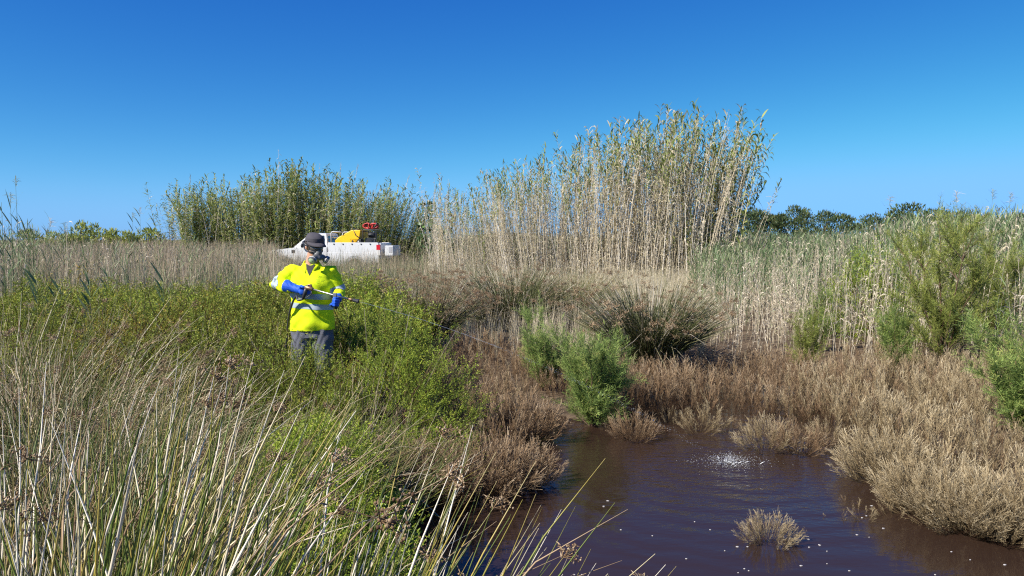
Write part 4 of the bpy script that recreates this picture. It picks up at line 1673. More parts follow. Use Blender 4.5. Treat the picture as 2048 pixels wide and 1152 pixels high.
def band(verts_ok, planes, name='reflective_band', off=.004, m=GREYB, parent=shirt):
    """a strip of the shirt between two planes, lifted off the cloth"""
    bm = bmesh.new()
    bm.from_mesh(sme)
    for co, no in planes:
        bmesh.ops.bisect_plane(bm, geom=bm.verts[:] + bm.edges[:] + bm.faces[:], plane_co=co, plane_no=no, clear_outer=True)
    bad = [f for f in bm.faces if not verts_ok(f.calc_center_median())]
    bmesh.ops.delete(bm, geom=bad, context='FACES')
    bm.normal_update()
    for v in bm.verts:
        v.co += v.normal * off
    me = bpy.data.meshes.new(name)
    bm.to_mesh(me)
    bm.free()
    me.materials.clear()
    me.materials.append(m)
    return link(name, me, parent)


tors = lambda c: abs(c.x - cx) < .232 and np.linalg.norm(np.array(c) - el_l) > .12 and not (c.x > .2 and c.y < -.06) and not (c.x < -.13 and c.y < -.13)
for z0 in (1.155, 1.055):
    band(tors, [((cx, 0, z0 + .026), (.07, 0, 1)), ((cx, 0, z0 - .026), (-.07, 0, -1))])


def seg_band(a, e, t, half=.024, rad=.13):
    q = a + (e - a) * t
    d = unit(e - a)
    return band(lambda c: np.linalg.norm(np.array(c) - q) < rad, [(tuple(q + d * half), tuple(d)), (tuple(q - d * half), tuple(-d))])


seg_band(sh_l, el_l, .78, .026, .115)
seg_band(el_l, wr_l, .16, .024, .10)
seg_band(sh_r, el_r, .82, .026, .11)

# collar, neck opening with the dark vest under it, placket
cl = P()
nk = np.array([NECK[0] + .004, .008, 1.455])
ring = []
for k in range(25):
    a = -math.pi / 2 + .32 + (2 * math.pi - .64) * k / 24
    front = max(0, math.cos(a + math.pi / 2))
    top = nk + [.072 * math.cos(a), .068 * math.sin(a), .040 - .045 * front]
    low = nk + [.098 * math.cos(a), .098 * math.sin(a) - .02 * front, -.012 - .075 * front ** 2]
    ring.append((top, low))
vs = [q for pr in ring for q in pr]
cl.add(vs, [(2 * i, 2 * i + 1, 2 * i + 3, 2 * i + 2) for i in range(24)], .5)
co_ = cl.obj('collar', YEL, shirt)
md = co_.modifiers.new('t', 'SOLIDIFY')
md.thickness = .008
from mathutils.bvhtree import BVHTree
bvh = BVHTree.FromPolygons([v.co.copy() for v in sme.vertices], [tuple(p_.vertices) for p_ in sme.polygons])


def on_shirt(x, z, off=.004):
    h = bvh.ray_cast(Vector((x, -1, z)), Vector((0, 1, 0)))
    return np.array(h[0]) + [0, -off, 0] if h[0] is not None else np.array([x, -.2, z])


ve = P()
nck = []
for (x, z) in ((-.035, 1.462), (.052, 1.462), (.045, 1.42), (.028, 1.385), (.012, 1.352), (-.006, 1.385), (-.022, 1.42)):
    nck.append(on_shirt(x + .0, z, .006))
ve.add([np.mean(nck, 0) + [0, -.004, 0]] + nck, [(0, 1 + (k + 1) % 7, 1 + k) for k in range(7)], .5)
co_.location = (0, -.004, 0)
ve.obj('vest', DARK, person)
lgp = P()


def dash(x0, x1, z, t=.0035, sl=0.0):
    a, b = on_shirt(x0, z, .005), on_shirt(x1, z + sl, .005)
    lgp.add([a, b, b + [0, 0, t], a + [0, 0, t]], [(0, 1, 2, 3)], .5)


for z, xs in ((1.338, [.105, .113, .122]), (1.326, [.098, .108, .117, .127])):
    for x in xs:
        dash(x, x + .005, z, .006, .004)
for z, n_ in ((1.312, 9), (1.300, 8), (1.286, 6)):
    for k in range(n_):
        if k != 4:
            dash(.085 + k * .0085, .0905 + k * .0085, z - .0015 * k * .6, .0055)
lgp.obj('chest_logo', LOGO, shirt)

# trousers
t_ = P()
t_.loft([(.005, 0, .74, .185, .125), (.005, 0, .84, .19, .125), (.005, 0, .93, .185, .12)], 20)
for s in (-1, 1):
    hx_ = .005 + s * .098
    t_.tube([(hx_, 0, .86), (hx_ + s * .004, -.012, .66), (hx_ + s * .016, -.02, .48), (hx_ + s * .022, .0, .25), (hx_ + s * .025, .01, .06)], [.112, .104, .09, .078, .078], 14)
solid('trousers', t_, TROU, .012, 3, person, lambda co: .004 * np.sin(co[:, 2] * 22 + co[:, 0] * 55 + 2 * np.sin(co[:, 2] * 17)) + .003 * np.sin(co[:, 2] * 47 - co[:, 0] * 70 + 2 * np.sin(co[:, 0] * 30)))
for s in (-1, 1):
    bt = P()
    bt.ellipsoid((.005 + s * .122, -.05, .045), (.05, .13, .05))
    bt.tube([(.005 + s * .122, .02, .05), (.005 + s * .122, .02, .2)], [.055, .06], 12)
    solid('boot', bt, RUBB, .012, 2, person)

# cap
cp = P()
cp.ellipsoid(hp_(0, .010, .066), (.086, .103, .070), HRM, 24, 14)
capo = solid('cap', cp, CAPM, .009, 2, person, lambda co: .002 * np.sin(co[:, 0] * 60 + co[:, 2] * 40))
bm = bmesh.new()
bm.from_mesh(capo.data)
bmesh.ops.bisect_plane(bm, geom=bm.verts[:] + bm.edges[:] + bm.faces[:], plane_co=hp_(0, 0, .056), plane_no=HRM @ np.array([0, .30, -1]), clear_outer=True)
bm.to_mesh(capo.data)
bm.free()
br = P()
vs = []
NB = 17
for k in range(NB):
    a = math.pi + math.pi * k / (NB - 1)
    x_, y_ = math.cos(a), math.sin(a)
    inn = (x_ * .083, .0 + y_ * .094, .066 - .012 * x_ * x_)
    out = (x_ * .090, -.012 + y_ * .150, .058 - .030 * x_ * x_ - .006 * abs(y_))
    vs += [hp_(*inn), hp_(*out)]
br.add(vs, [(2 * i, 2 * i + 1, 2 * i + 3, 2 * i + 2) for i in range(NB - 1)], .5)
bo = br.obj('brim', CAPM, capo)
md = bo.modifiers.new('t', 'SOLIDIFY')
md.thickness = .006
hb = P()
vs = []
for k in range(33):
    a = 2 * math.pi * k / 32
    for dz, rr_ in ((.040, .0), (.066, -.001)):
        vs.append(hp_(math.cos(a) * (.0865 + rr_), .010 + math.sin(a) * (.1035 + rr_), dz + .012 - .026 * math.sin(a) * 1.0))
hb.add(vs, [(2 * i, 2 * i + 2, 2 * i + 3, 2 * i + 1) for i in range(32)], .5)
hbo = hb.obj('cap_band', CAPM, capo)
bg = P()
q = [hp_(.030, -.098, .088), hp_(.056, -.080, .088), hp_(.050, -.072, .108), hp_(.038, -.078, .116)]
q = [v + (v - hp_(0, .01, .06)) * .06 for v in q]
bg.add(q, [(0, 1, 2, 3)], .5)
bg.obj('badge', LOGC, capo)

# hair at the back of the head under the cap
hr_ = P()
hr_.ellipsoid(hp_(0, .045, .012), (.078, .068, .055), HRM)
hr_.ellipsoid(hp_(-.070, .012, .022), (.012, .03, .028), HRM)
solid('hair', hr_, plain('dark_hair', (.03, .024, .02), .7), .009, 1, person)

# goggles
gg = P()
vs = []
for k in range(15):
    a = -1.15 + 2.3 * k / 14
    for z_ in (-.018, .030):
        vs.append(hp_(math.sin(a) * .080, .012 - math.cos(a) * .118, z_ + (-.012 * math.cos(a) if z_ < 0 else 0)))
gg.add(vs, [(2 * i, 2 * i + 2, 2 * i + 3, 2 * i + 1) for i in range(14)], .5)
gog = prop(empty('goggles', (0, 0, 0)))
gog.parent = person
go_ = gg.obj('lens', LENS, gog)
md = go_.modifiers.new('t', 'SOLIDIFY')
md.thickness = .004
gf = P()
gf.tube([np.array(v) for v in vs[0::2]], .005, 6)
gf.tube([np.array(v) for v in vs[1::2]], .005, 6)
for s in (0, -1):
    gf.tube([vs[0 if s == 0 else -2], vs[1 if s == 0 else -1]], .006, 6)
gf.obj('frame', RUBG, gog)
gs = P()
for sx in (-1, 1):
    ps = [hp_(sx * .076, -.03, .008), hp_(sx * .090, .01, .018), hp_(sx * .086, .07, .02), hp_(sx * .03, .125, .02), hp_(0, .13, .02)]
    gs.tube(ps, .011, 6)
gs.obj('strap', RUBB, gog)

# half mask respirator
res = prop(empty('respirator', (0, 0, 0)))
res.parent = person
rb = P()
rb.ellipsoid(hp_(0, -.084, -.056), (.042, .046, .052), HRM)
rb.ellipsoid(hp_(0, -.105, -.020), (.022, .026, .034), HRM)
rb.ellipsoid(hp_(0, -.118, -.078), (.030, .028, .030), HRM)
for s in (-1, 1):
    rb.tube([hp_(s * .02, -.10, -.068), hp_(s * .062, -.118, -.084)], [.028, .030], 12)
solid('face_piece', rb, RUBG, .0075, 2, res)
for s in (-1, 1):
    ax = unit(HRM @ np.array([s * .72, -.55, -.42]))
    c0 = hp_(s * .060, -.118, -.084)
    fl = P()
    fl.tube([c0, c0 + ax * .010, c0 + ax * .012, c0 + ax * .036, c0 + ax * .040], [.030, .038, .040, .040, .036], 22, 0, 0)
    fo = fl.obj('filter', RUBG, res, False)
    rg = P()
    rg.tube([c0 + ax * .0135, c0 + ax * .0185], [.0412, .0412], 22)
    rg.obj('ring', WHIT, fo)
    fd = P()
    fd.tube([c0 + ax * .0395, c0 + ax * .0425], [.032, .030], 22)
    fd.obj('filter_face', FILT, fo)
rs = P()
for sx in (-1, 1):
    rs.tube([hp_(sx * .04, -.085, -.05), hp_(sx * .078, -.02, -.035), hp_(sx * .084, .03, -.03), hp_(sx * .05, .10, -.02), hp_(0, .118, -.015)], .0055, 6)
rs.obj('strap', RUBB, res)


# gloves: palm, four fingers and a thumb closed on what they hold
def glove(wrist, hand, hold_dir, palm_n, cuff=1.0):
    """hold_dir: axis of the held rod; palm_n: from the back of the hand towards the rod"""
    g = P()
    h = unit(hold_dir)
    n = unit(palm_n - h * (np.asarray(palm_n) @ h))
    f = unit(np.cross(n, h))                       # towards the knuckles
    if f @ (hand - wrist) < 0:
        f = -f
    # gauntlet cuff
    ax = hand - wrist
    g.tube([wrist - unit(ax) * .075 * cuff, wrist - unit(ax) * .03 * cuff, wrist + unit(ax) * .02, hand - ax * .25], [.064 * (.3 + .7 * cuff), .056 * (.3 + .7 * cuff), .042, .040], 14)
    rot = np.stack([h, f, n], 1)
    g.ellipsoid(hand, (.044, .048, .025), rot)
    for k, (o, l_) in enumerate(((-.034, .95), (-.011, 1.05), (.012, 1.0), (.034, .82))):
        b0 = hand + h * o + f * .030
        p1 = b0 + f * .030 * l_ + n * .012
        p2 = p1 + n * .034 * l_ + f * .002
        p3 = p2 - f * .030 * l_ + n * .006
        p4 = p3 - f * .016 - n * .010
        g.tube([b0 - f * .01, b0, p1, p2, p3, p4], [.0125, .0135, .0132, .0122, .0115, .009], 8)
    t0 = hand - h * .030 - f * .018 + n * .008
    g.tube([t0, t0 - h * .016 + n * .022, t0 - h * .004 + n * .046 + f * .012, t0 + h * .008 + n * .050 + f * .034], [.017, .016, .0145, .011], 8)
    return solid('glove', g, GLOV, .0058, 2, person, lambda co: .0012 * np.sin(co[:, 0] * 170 + co[:, 2] * 130))


A0, A1, A2 = pl(620, 577, -.255), pl(669, 591, -.285), pl(716, 603, -.315)
ld = unit(A2 - A0)
glove(wr_l, hd_l, unit(np.array([.25, -.1, -1.0])), np.array([.4, -.85, .15]))
glove(wr_r, hd_r, unit(np.array([.05, .05, 1.0])), np.array([-.75, -.6, 0.0]), .35)

# ------------------------------------------------------------------ lance, hose and jet
lance = prop(empty('spray_lance', (PX, PY, PZ)), 'steel spray lance with black nozzle held across the yellow shirt', 'spray lance')
lp = P()
lp.tube([A0 - ld * .02, A1, A2 - ld * .05], [.0085, .0085, .0085], 10)
lp.obj('tube', STEEL, lance)
lp = P()
lp.tube([A2 - ld * .10, A2 - ld * .05], [.0115, .0125], 10)
lp.obj('coupling', BRASS, lance)
lp = P()
lp.tube([A2 - ld * .055, A2 - ld * .05, A2 - ld * .018, A2 - ld * .012, A2, A2 + ld * .004], [.012, .017, .017, .021, .021, .012], 14)
lp.obj('nozzle', RUBB, lance, False)
gp = P()
up = unit(np.cross(np.array([0, -1, 0]), ld))
up = up if up[2] > 0 else -up
gp.tube([A0 - ld * .055, A0 - ld * .05, A0 + ld * .02, A0 + ld * .03], [.014, .021, .019, .012], 10)
gp.tube([A0 - ld * .03 + up * .01, A0 - ld * .025 + up * .032, A0 + up * .034, A0 + ld * .012 + up * .012], [.008, .009, .009, .007], 8)
go2 = gp.obj('gun_body', BRASS, lance)
hp2 = P()
gdir = unit(np.array([-.22, .05, -1.0]))
hp2.tube([A0 - ld * .04, A0 - ld * .045 + gdir * .05, A0 - ld * .05 + gdir * .115], [.016, .017, .016], 10)
hp2.obj('hand_grip', RUBB, lance)
tg = P()
tg.tube([A0 + ld * .015 - up * .012, A0 + ld * .02 - up * .05, A0 - ld * .01 - up * .088, A0 - ld * .06 - up * .105], [.0045, .0045, .0045, .0045], 6)
tg.obj('trigger_guard', RUBB, lance)
ck = P()
ck.box(tuple(A1 + [-.016, -.016, -.014]), tuple(A1 + [.016, .014, .024]))
cko = ck.obj('clamp', plain('cast_metal', (.3, .3, .31), .4, metal=.6), lance, False)
md = cko.modifiers.new('b', 'BEVEL')
md.width = .004
sg = P()
sg.tube([A1 + [0, 0, -.012], A1 + [.004, .004, -.06], A1 + [.008, .008, -.13]], [.013, .0155, .0145], 10)
sg.obj('side_handle', RUBB, lance)

hs_ = P()
st = A0 - ld * .05 + gdir * .115
pts_ = [st, st + [-.05, .0, -.012], pl(592, 592, -.20), pl(585, 602, -.17), pl(579, 620, -.12), pl(575, 640, -.06), pl(572, 664, .0), pl(566, 720, .08), pl(556, 790, .2) * [1, 1, 0] + [0, 0, .03], np.array([-.55, .9, .03]), np.array([-.9, 2.4, .03])]
pts_ = [np.asarray(q, float) for q in pts_]
dense = []
for i in range(len(pts_) - 1):
    q0, q1, q2, q3 = pts_[max(i - 1, 0)], pts_[i], pts_[i + 1], pts_[min(i + 2, len(pts_) - 1)]
    for t in np.linspace(0, 1, 7)[:-1]:
        dense.append(.5 * ((2 * q1) + (-q0 + q2) * t + (2 * q0 - 5 * q1 + 4 * q2 - q3) * t * t + (-q0 + 3 * q1 - 3 * q2 + q3) * t ** 3))
hs_.tube(dense, .0105, 8)
ho = prop(hs_.obj('hose', RUBB), 'black rubber hose running down from the lance grip beside the person', 'hose')
ho.location = (PX, PY, PZ)

J0 = A2 + ld * .004 + np.array([PX, PY, PZ])
jt = P()
tt = np.linspace(0, 1, 40)
drop = np.array([0, 0, -.22])
path = J0[None] * (1 - tt)[:, None] + SPLASH[None] * tt[:, None] + np.array([0, 0, 1.0])[None] * (.30 * 4 * tt * (1 - tt) * .5)[:, None]
jt.tube(path[:17], .0013 + .0006 * tt[:17], 6)
for k in range(520):
    u = .38 + .62 * rv(0, 1)
    q = J0 * (1 - u) + SPLASH * u + np.array([0, 0, .30 * 4 * u * (1 - u) * .5]) + rng.normal(0, .003 + .016 * u * u, 3)
    jt.octa(q, rv(.0008, .0022), .5, 0, 1.8)
WATW = plain('spray_water', (.85, .88, .9), .1, spec=.6, trans=.85)
prop(jt.obj('water_jet', WATW), 'thin jet of water flying from the nozzle to the pond', 'water jet', kind='stuff')
spl_ = P()
for k in range(1100):
    a = rv(0, 6.28)
    r_ = abs(rng.normal(0, .105))
    h_ = abs(rng.normal(0, .035)) * math.exp(-r_ * 3)
    spl_.octa((SPLASH[0] + math.cos(a) * r_ * 1.7 + .04, SPLASH[1] + math.sin(a) * r_, ZW + .003 + h_), rv(.0010, .0032), .5, 0, rv(.4, 1.0))
for k in range(16):
    a = rv(0, 6.28)
    r_ = abs(rng.normal(0, .10))
    h_ = rv(.008, .03)
    q = np.array([SPLASH[0] + math.cos(a) * r_ * 1.4, SPLASH[1] + math.sin(a) * r_, ZW])
    spl_.tube([q, q + [math.cos(a) * .02, math.sin(a) * .02, h_ * .6], q + [math.cos(a) * .04, math.sin(a) * .04, h_]], [.004, .003, .001], 5)
prop(spl_.obj('water_splash', plain('splash_water', (.80, .82, .84), .2, spec=.6, trans=.3)), 'white splash where the water jet hits the pond', 'splash', kind='stuff')

# foam flecks floating on the water
fo = P()
flecks = [(1205, 1013), (1213, 1002), (1305, 1072), (1308, 1127), (1370, 1118), (1162, 1150), (1148, 1150), (1466, 1085), (1475, 1094), (1497, 1094), (1620, 1079), (1668, 1079), (1655, 1103), (1740, 1075), (1715, 1070), (1838, 1069),
          (1602, 1132), (1492, 1138), (1495, 1142), (1508, 1140), (1478, 1146), (1700, 1142), (1652, 1128), (1712, 1040), (1725, 1036), (1734, 1032), (1744, 1012), (1686, 1018), (1640, 1090), (1638, 1091), (1618, 1095), (1690, 1093),
          (1450, 1102), (1420, 1060), (1390, 1044), (1260, 1100), (1240, 1060), (1905, 1104), (1940, 1120), (1960, 1096), (2010, 1130), (1870, 1150), (1765, 1057)]
for (a, b2) in flecks[::2] + flecks[1::4]:
    q = G(a + rv(-3, 3), b2, ZW)
    r_ = rv(.0016, .005) * (1.6 if rv(0, 1) < .15 else 1)
    n_ = 8
    ph = rv(0, 6)
    top = [(q[0] + r_ * (1.6 + .5 * math.sin(3 * t + ph)) * math.cos(t), q[1] + r_ * (.9 + .25 * math.sin(2 * t + ph)) * math.sin(t), ZW + .0045) for t in np.linspace(0, 6.28, n_, endpoint=False)]
    low = [(q[0] + (x - q[0]) * 1.25, q[1] + (y - q[1]) * 1.25, ZW + .0008) for x, y, _ in top]
    fo.add(top + low, [tuple(range(n_))] + [(i, n_ + i, n_ + (i + 1) % n_, (i + 1) % n_) for i in range(n_)], .5)
prop(fo.obj('foam', plain('foam', (.38, .36, .35), .7)), 'small white foam flecks floating on the open water', 'foam', kind='stuff')

# ------------------------------------------------------------------ truck
TY = 33.0
TX0 = W(541, TY)
truck = prop(empty('pickup_truck', (TX0, TY + .35, hz(TX0 + 2.5, TY) + .02), R(-7.0)), 'white pickup truck with open load bed parked beyond the grass', 'pickup truck')
PAINT = plain('white_paint', (.62, .625, .62), .35, spec=.5, coat=.3, var=.12, bscale=2.5)
GLASS = plain('tinted_glass', (.02, .025, .03), .06, spec=.8)
BLACK = plain('black_plastic', (.03, .03, .032), .55)
TYRE = plain('tyre_rubber', (.03, .029, .028), .85)
RIM = plain('steel_rim', (.5, .5, .5), .4, metal=.8)
RED = plain('red_lamp', (.55, .01, .02), .2, spec=.6)
CLEAR = plain('clear_lamp', (.65, .62, .58), .15, spec=.6)


def prism(p, prof, y0, y1, m=0):
    n = len(prof)
    vs = [(x, y0, z) for x, z in prof] + [(x, y1, z) for x, z in prof]
    p_faces = [(i, (i + 1) % n, n + (i + 1) % n, n + i) for i in range(n)]
    bmx = bmesh.new()
    bv = [bmx.verts.new(v) for v in vs]
    for f in p_faces:
        bmx.faces.new([bv[i] for i in f])
    bmx.faces.new([bv[i] for i in range(n)][::-1])
    bmx.faces.new([bv[n + i] for i in range(n)])
    bmesh.ops.triangulate(bmx, faces=bmx.faces[:])
    bmesh.ops.recalc_face_normals(bmx, faces=bmx.faces[:])
    bmx.verts.index_update()
    p.add([v.co for v in bmx.verts], [tuple(v.index for v in f.verts) for f in bmx.faces], .5, m)
    bmx.free()


def prism_obj(name, prof, y0, y1, m, parent, bev=.0):
    p = P()
    prism(p, prof, y0, y1)
    o = p.obj(name, m, parent, False)
    if bev:
        w = o.modifiers.new('w', 'WELD')
        md = o.modifiers.new('b', 'BEVEL')
        md.width = bev
        md.segments = 3
        md.limit_method = 'ANGLE'
        md.angle_limit = R(35)
        o.data.polygons.foreach_set('use_smooth', np.ones(len(o.data.polygons), bool))
        n = o.modifiers.new('n', 'WEIGHTED_NORMAL')
    return o


def arch(cx_, r_, z0, n=10):
    a0 = math.acos(min(1, max(-1, 0)))
    return [(cx_ + r_ * math.cos(t), .40 + r_ * math.sin(t)) for t in np.linspace(math.pi * 1.0, 0, n)]


XA, XB = .93, 4.06
prof = [(.02, .48), (.0, .72), (.06, .97), (.22, 1.05), (1.32, 1.17), (1.42, 1.20), (2.84, 1.22), (2.84, .98), (5.12, .98), (5.12, .56), (4.62, .46)]
prof += arch(XB, .46, .46)[::-1] + [(3.4, .40), (1.6, .40)] + arch(XA, .45, .46)[::-1] + [(.3, .42)]
body = prism_obj('body', prof, -.89, .89, PAINT, truck, .03)
# load bed sides with their rail, headboard and tailgate
for s in (-1, 1):
    y0, y1 = (-.888, -.80) if s < 0 else (.80, .888)
    w_ = prism_obj('bed_side', [(2.88, .975), (5.10, .975), (5.10, 1.37), (5.05, 1.40), (2.88, 1.40)], y0, y1, PAINT, truck, .015)
    for k in range(5):
        h_ = P()
        yy = y0 - .018 if s < 0 else y1 + .004
        xk = 3.12 + k * .40
        h_.box((xk, yy, 1.325), (xk + .06, yy + .014, 1.355))
        h_.tube([(xk + .012, yy + .007, 1.335), (xk + .03, yy + .002, 1.30), (xk + .048, yy + .007, 1.335)], .006, 5)
        h_.obj('tie_hook', BLACK, w_)
prism_obj('headboard', [(2.88, .976), (2.93, .976), (2.93, 1.38), (2.88, 1.38)], -.797, .797, PAINT, truck, .01)
tgate = prism_obj('tailgate', [(5.125, .70), (5.19, .70), (5.19, 1.36), (5.175, 1.38), (5.125, 1.38)], -.80, .80, PAINT, truck, .015)
h_ = P()
h_.box((5.192, -.12, 1.18), (5.205, .12, 1.26))
h_.obj('handle', BLACK, tgate)
for s in (-1, 1):
    yy0, yy1 = (-.893, -.74) if s < 0 else (.74, .893)
    lo = P()
    lo.box((5.118, yy0, .86), (5.17, yy1, 1.30), 0, 0)
    tl = lo.obj('tail_light', CLEAR, truck, False)
    rp = P()
    rp.box((5.02, yy0 - .006, 1.09), (5.175, yy1 + .006, 1.305))
    rp.obj('red_lens', RED, tl, False)
    cp_ = P()
    cp_.box((5.04, yy0 - .005, .86), (5.117, yy1 + .005, 1.085))
    cp_.obj('clear_lens', CLEAR, tl, False)
bu = prism_obj('bumper', [(5.14, .50), (5.36, .50), (5.36, .66), (5.14, .68)], -.84, .84, BLACK, truck, .02)
prism_obj('front_bumper', [(-.10, .44), (.05, .40), (.05, .74), (-.06, .72)], -.86, .86, PAINT, truck, .03)
# cab
cb = P()
zb, zt = 1.195, 1.80
bx = [(1.34, .83), (3.03, .83)]
low = [(1.34, -.85), (2.85, -.85), (2.85, .85), (1.34, .85)]
mid = [(2.02, -.70), (2.74, -.70), (2.74, .70), (2.02, .70)]
vs = [(x, y, zb) for x, y in low] + [(x, y, zt - .03) for x, y in mid] + [(2.14, -.60, zt), (2.68, -.60, zt), (2.68, .60, zt), (2.14, .60, zt)]
cb.add(vs, [(0, 1, 5, 4), (1, 2, 6, 5), (2, 3, 7, 6), (3, 0, 4, 7), (4, 5, 9, 8), (5, 6, 10, 9), (6, 7, 11, 10), (7, 4, 8, 11), (8, 9, 10, 11)], .5)
cab = cb.obj('cab', PAINT, truck, False)


def pane(name, corners, off, m=GLASS, parent=cab):
    p = P()
    q = [np.array(c, float) for c in corners]
    n = unit(np.cross(q[1] - q[0], q[3] - q[0]))
    if n @ (np.mean(q, 0) - np.array([2.3, 0, 1.4])) < 0:
        n = -n
    a = [c + n * off for c in q]
    b2 = [c - n * .01 for c in q]
    p.add(a + b2, [(0, 1, 2, 3), (4, 7, 6, 5), (0, 4, 5, 1), (1, 5, 6, 2), (2, 6, 7, 3), (3, 7, 4, 0)], .5)
    return p.obj(name, m, parent, False)


def lerp3(a, b2, t):
    return np.array(a) * (1 - t) + np.array(b2) * t


for s in (-1, 1):
    A_, B_, C_, D_ = (1.34, s * .85, zb), (2.85, s * .85, zb), (2.74, s * .70, zt - .03), (2.02, s * .70, zt - .03)

    def uv(u, v):
        return lerp3(lerp3(A_, B_, u), lerp3(D_, C_, u), v)
    pane('side_window', [uv(.16, .08), uv(.60, .08), uv(.54, .88), uv(.12, .88)], .006)
    pane('side_window', [uv(.66, .08), uv(.93, .08), uv(.90, .88), uv(.62, .88)], .006)
    mi = P()
    mi.ellipsoid((1.78, s * 1.0, 1.27), (.06, .09, .10))
    mi.tube([(1.80, s * .86, 1.22), (1.79, s * .96, 1.25)], .02, 6)
    mi.obj('wing_mirror', BLACK, cab)
A_, B_, C_, D_ = (1.34, -.85, zb), (1.34, .85, zb), (2.02, .70, zt - .03), (2.02, -.70, zt - .03)
pane('windscreen', [lerp3(lerp3(A_, B_, u), lerp3(D_, C_, u), v) for u, v in ((.06, .06), (.94, .06), (.94, .93), (.06, .93))], .006)
A_, B_, C_, D_ = (2.85, -.85, zb), (2.85, .85, zb), (2.74, .70, zt - .03), (2.74, -.70, zt - .03)
pane('rear_window', [lerp3(lerp3(A_, B_, u), lerp3(D_, C_, u), v) for u, v in ((.12, .25), (.88, .25), (.88, .86), (.12, .86))], .006)
for s in (-1, 1):
    dr = P()
    yy = s * .8925
    for x_ in (1.50, 2.56, 2.80):
        dr.box((x_, min(yy, yy - s * .01), .55), (x_ + .012, max(yy, yy - s * .01), 1.17))
    dr.box((1.5, min(yy, yy - s * .01), .545), (2.80, max(yy, yy - s * .01), .557))
    do = dr.obj('door_seam', BLACK, truck, False)
    hh = P()
    hh.box((2.42, min(yy, yy + s * .02), 1.03), (2.58, max(yy, yy + s * .02), 1.06))
    hh.obj('door_handle', BLACK, truck, False)
    vt = P()
    vt.box((1.26, min(yy, yy + s * .008), .95), (1.40, max(yy, yy + s * .008), 1.08))
    vt.obj('wing_vent', BLACK, truck, False)
    lamp = P()
    lamp.ellipsoid((.12, s * .70, .88), (.10, .17, .09))
    lamp.obj('headlight', CLEAR, truck)
    for cx2 in (XA, XB):
        tw = P()
        y0_, y1_ = (s * .70, s * .90)
        a_, b2_ = min(y0_, y1_), max(y0_, y1_)
        tw.tube([(cx2, a_, .38), (cx2, a_ + .03, .38), (cx2, b2_ - .03, .38), (cx2, b2_, .38)], [.33, .37, .37, .33], 28)
        wh_ = tw.obj('wheel', TYRE, truck)
        rm = P()
        yo = s * .904
        rm.tube([(cx2, yo - s * .02, .38), (cx2, yo, .38)], [.21, .19], 18)
        for k in range(6):
            a = k * math.pi / 3
            rm.tube([(cx2 + .15 * math.cos(a), yo, .38 + .15 * math.sin(a)), (cx2 + .15 * math.cos(a), yo + s * .004, .38 + .15 * math.sin(a))], .03, 8)
        rm.obj('rim', RIM, wh_, False)
# white tube rack behind the cab and the box on the tail
rk = P()
for s in (-.72, .72):
    rk.tube([(2.97, s, 1.385), (2.97, s, 1.80), (2.99, s, 1.84), (3.05, s, 1.86), (3.40, s, 1.865)], .022, 8)
rk.tube([(2.97, -.72, 1.62), (2.97, .72, 1.62)], .018, 8)
rk.tube([(2.99, -.72, 1.845), (2.99, .72, 1.845)], .02, 8)
rk.obj('rack', PAINT, truck)
bxp = P()
bxp.box((5.38, -.86, .84), (5.74, .30, 1.27))
tb = bxp.obj('tail_box', PAINT, truck, False)
md = tb.modifiers.new('b', 'BEVEL')
md.width = .015
stp = P()
stp.box((5.55, -.868, .98), (5.70, -.862, 1.22))
stp.obj('sticker', plain('grey_sticker', (.36, .36, .38), .5), tb, False)

# ------------------------------------------------------------------ sprayer, motor, reel and hose bundle in the bed
ori = truck.matrix_basis.copy()


def in_bed(name, label, cat):
    e = prop(empty(name), label, cat)
    e.location = truck.location + Matrix.Rotation(truck.rotation_euler.z, 3, 'Z') @ Vector((-.38, 0, .985))
    e.rotation_euler = truck.rotation_euler
    return e


YELP = plain('yellow_plastic', (.86, .50, .008), .42, spec=.5, var=.05, bscale=4)
BLUE = plain('blue_plastic', (.03, .20, .62), .4)
ORAN = plain('orange_print', (.8, .25, .03), .5)
REDH = plain('red_hose', (.50, .035, .03), .45)
tank = in_bed('sprayer_tank', 'yellow wedge shaped sprayer tank in the truck bed', 'sprayer tank')
prism_obj('tank_shell', [(3.46, .02), (3.46, .36), (3.50, .52), (3.60, .62), (4.22, .95), (4.62, .95), (4.57, .60), (4.13, .60), (4.13, .02)], -.62, .50, YELP, tank, .035)
lidp = P()
lidp.tube([(4.32, -.1, .945), (4.32, -.1, 1.0)], [.14, .13], 16)
lidp.obj('lid', BLACK, tank, False)
bsp = P()
bsp.box((3.42, -.64, .0), (4.7, .52, .045))
bsp.obj('skid', BLACK, tank, False)
ctl = in_bed('pump_controller', 'small blue control box under the yellow tank overhang', 'control box')
prism_obj('case', [(4.16, .05), (4.37, .05), (4.37, .56), (4.16, .56)], -.60, -.2, BLUE, ctl, .02)
kp = P()
kp.tube([(4.265, -.602, .47), (4.265, -.625, .47)], .045, 12)
kp.obj('knob', BLACK, ctl, False)
kp = P()
kp.box((4.20, -.606, .26), (4.31, -.6, .29))
kp.obj('print', WHIT, ctl, False)
bat = in_bed('battery_box', 'black box with orange print beside the blue control box', 'battery')
prism_obj('case', [(4.40, .05), (4.64, .05), (4.64, .55), (4.40, .55)], -.60, -.2, BLACK, bat, .02)
kp = P()
kp.box((4.45, -.606, .28), (4.59, -.6, .33))
kp.obj('print', ORAN, bat, False)
kp = P()
kp.tube([(4.52, -.602, .46), (4.52, -.62, .46)], .035, 12)
kp.obj('cap_knob', CLEAR, bat, False)
eng = in_bed('pump_engine', 'dark pump engine in a tube frame at the back of the bed', 'engine')
fp = P()
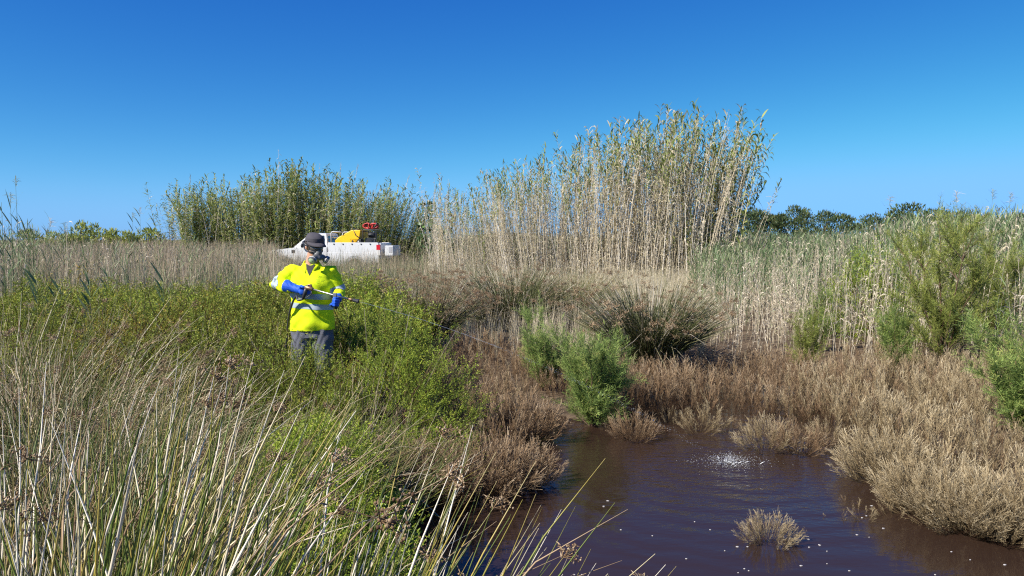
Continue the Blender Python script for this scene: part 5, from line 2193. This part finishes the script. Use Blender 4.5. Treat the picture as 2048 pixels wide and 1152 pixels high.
for y_ in (-.55, .25):
    fp.tube([(4.70, y_, .03), (4.70, y_, .92), (4.74, y_, .97), (5.22, y_, .97), (5.27, y_, .92), (5.27, y_, .03)], .02, 8)
for x_, z_ in ((4.70, .9), (5.27, .9), (4.70, .1), (5.27, .1)):
    fp.tube([(x_, -.55, z_), (x_, .25, z_)], .018, 8)
fp.obj('frame', BLACK, eng)
ep = P()
ep.box((4.78, -.45, .22), (5.10, .1, .62))
ep.tube([(4.94, -.50, .42), (4.94, -.44, .42)], [.16, .17], 16)
ep.tube([(5.10, -.25, .55), (5.2, -.25, .60), (5.2, -.25, .85)], .03, 8)
eo = ep.obj('motor_block', plain('dark_metal', (.06, .06, .065), .4, metal=.6), eng, False)
ep = P()
ep.ellipsoid((4.98, -.15, .74), (.19, .22, .12))
ep.obj('fuel_tank', BLACK, eng)
ep = P()
ep.box((4.82, -.47, .04), (5.06, .1, .20))
ep.obj('red_base', RED, eng, False)
hz_ = P()
hz_.tube([(4.75, -.58, .5), (4.6, -.66, .62), (4.42, -.66, .72), (4.3, -.6, .97)], .016, 7)
hz_.tube([(4.9, -.5, .3), (4.8, -.68, .2), (4.6, -.68, .1), (4.3, -.67, .06)], .016, 7)
hz_.tube([(5.05, -.5, .4), (5.2, -.6, .6), (5.3, -.6, .3), (5.2, -.55, .1)], .014, 7)
hz_.obj('feed_hose', BLACK, eng)
rl = in_bed('hose_reel', 'bundle of red hose lying on top of the pump engine', 'hose')
cyl = P()
for k in range(12):
    a = np.linspace(0, 6.28, 22)
    r_ = rv(.07, .12)
    c_ = np.array([4.82 if k % 2 else 5.14, -.25 + rv(-.12, .12), 1.12 + rv(-.02, .03)])
    ti_ = rv(-.5, .5)
    cyl.tube(np.stack([c_[0] + r_ * 1.2 * np.cos(a) + .05 * np.sin(a * 2 + k), c_[1] + r_ * ti_ * np.sin(a + k), c_[2] + r_ * np.sin(a)], 1), .022, 7)
cyl.tube([(4.86, -.25, 1.12), (4.98, -.28, 1.16), (5.1, -.25, 1.13)], .03, 7)
cyl.obj('coil', REDH, rl)
cyl = P()
cyl.tube([(4.66, -.3, 1.02), (4.74, -.3, 1.2), (4.9, -.3, 1.24)], .03, 8)
cyl.tube([(5.1, -.35, 1.0), (5.28, -.4, 1.22), (5.22, -.3, 1.28)], .03, 8)
cyl.obj('fitting', BLACK, rl)
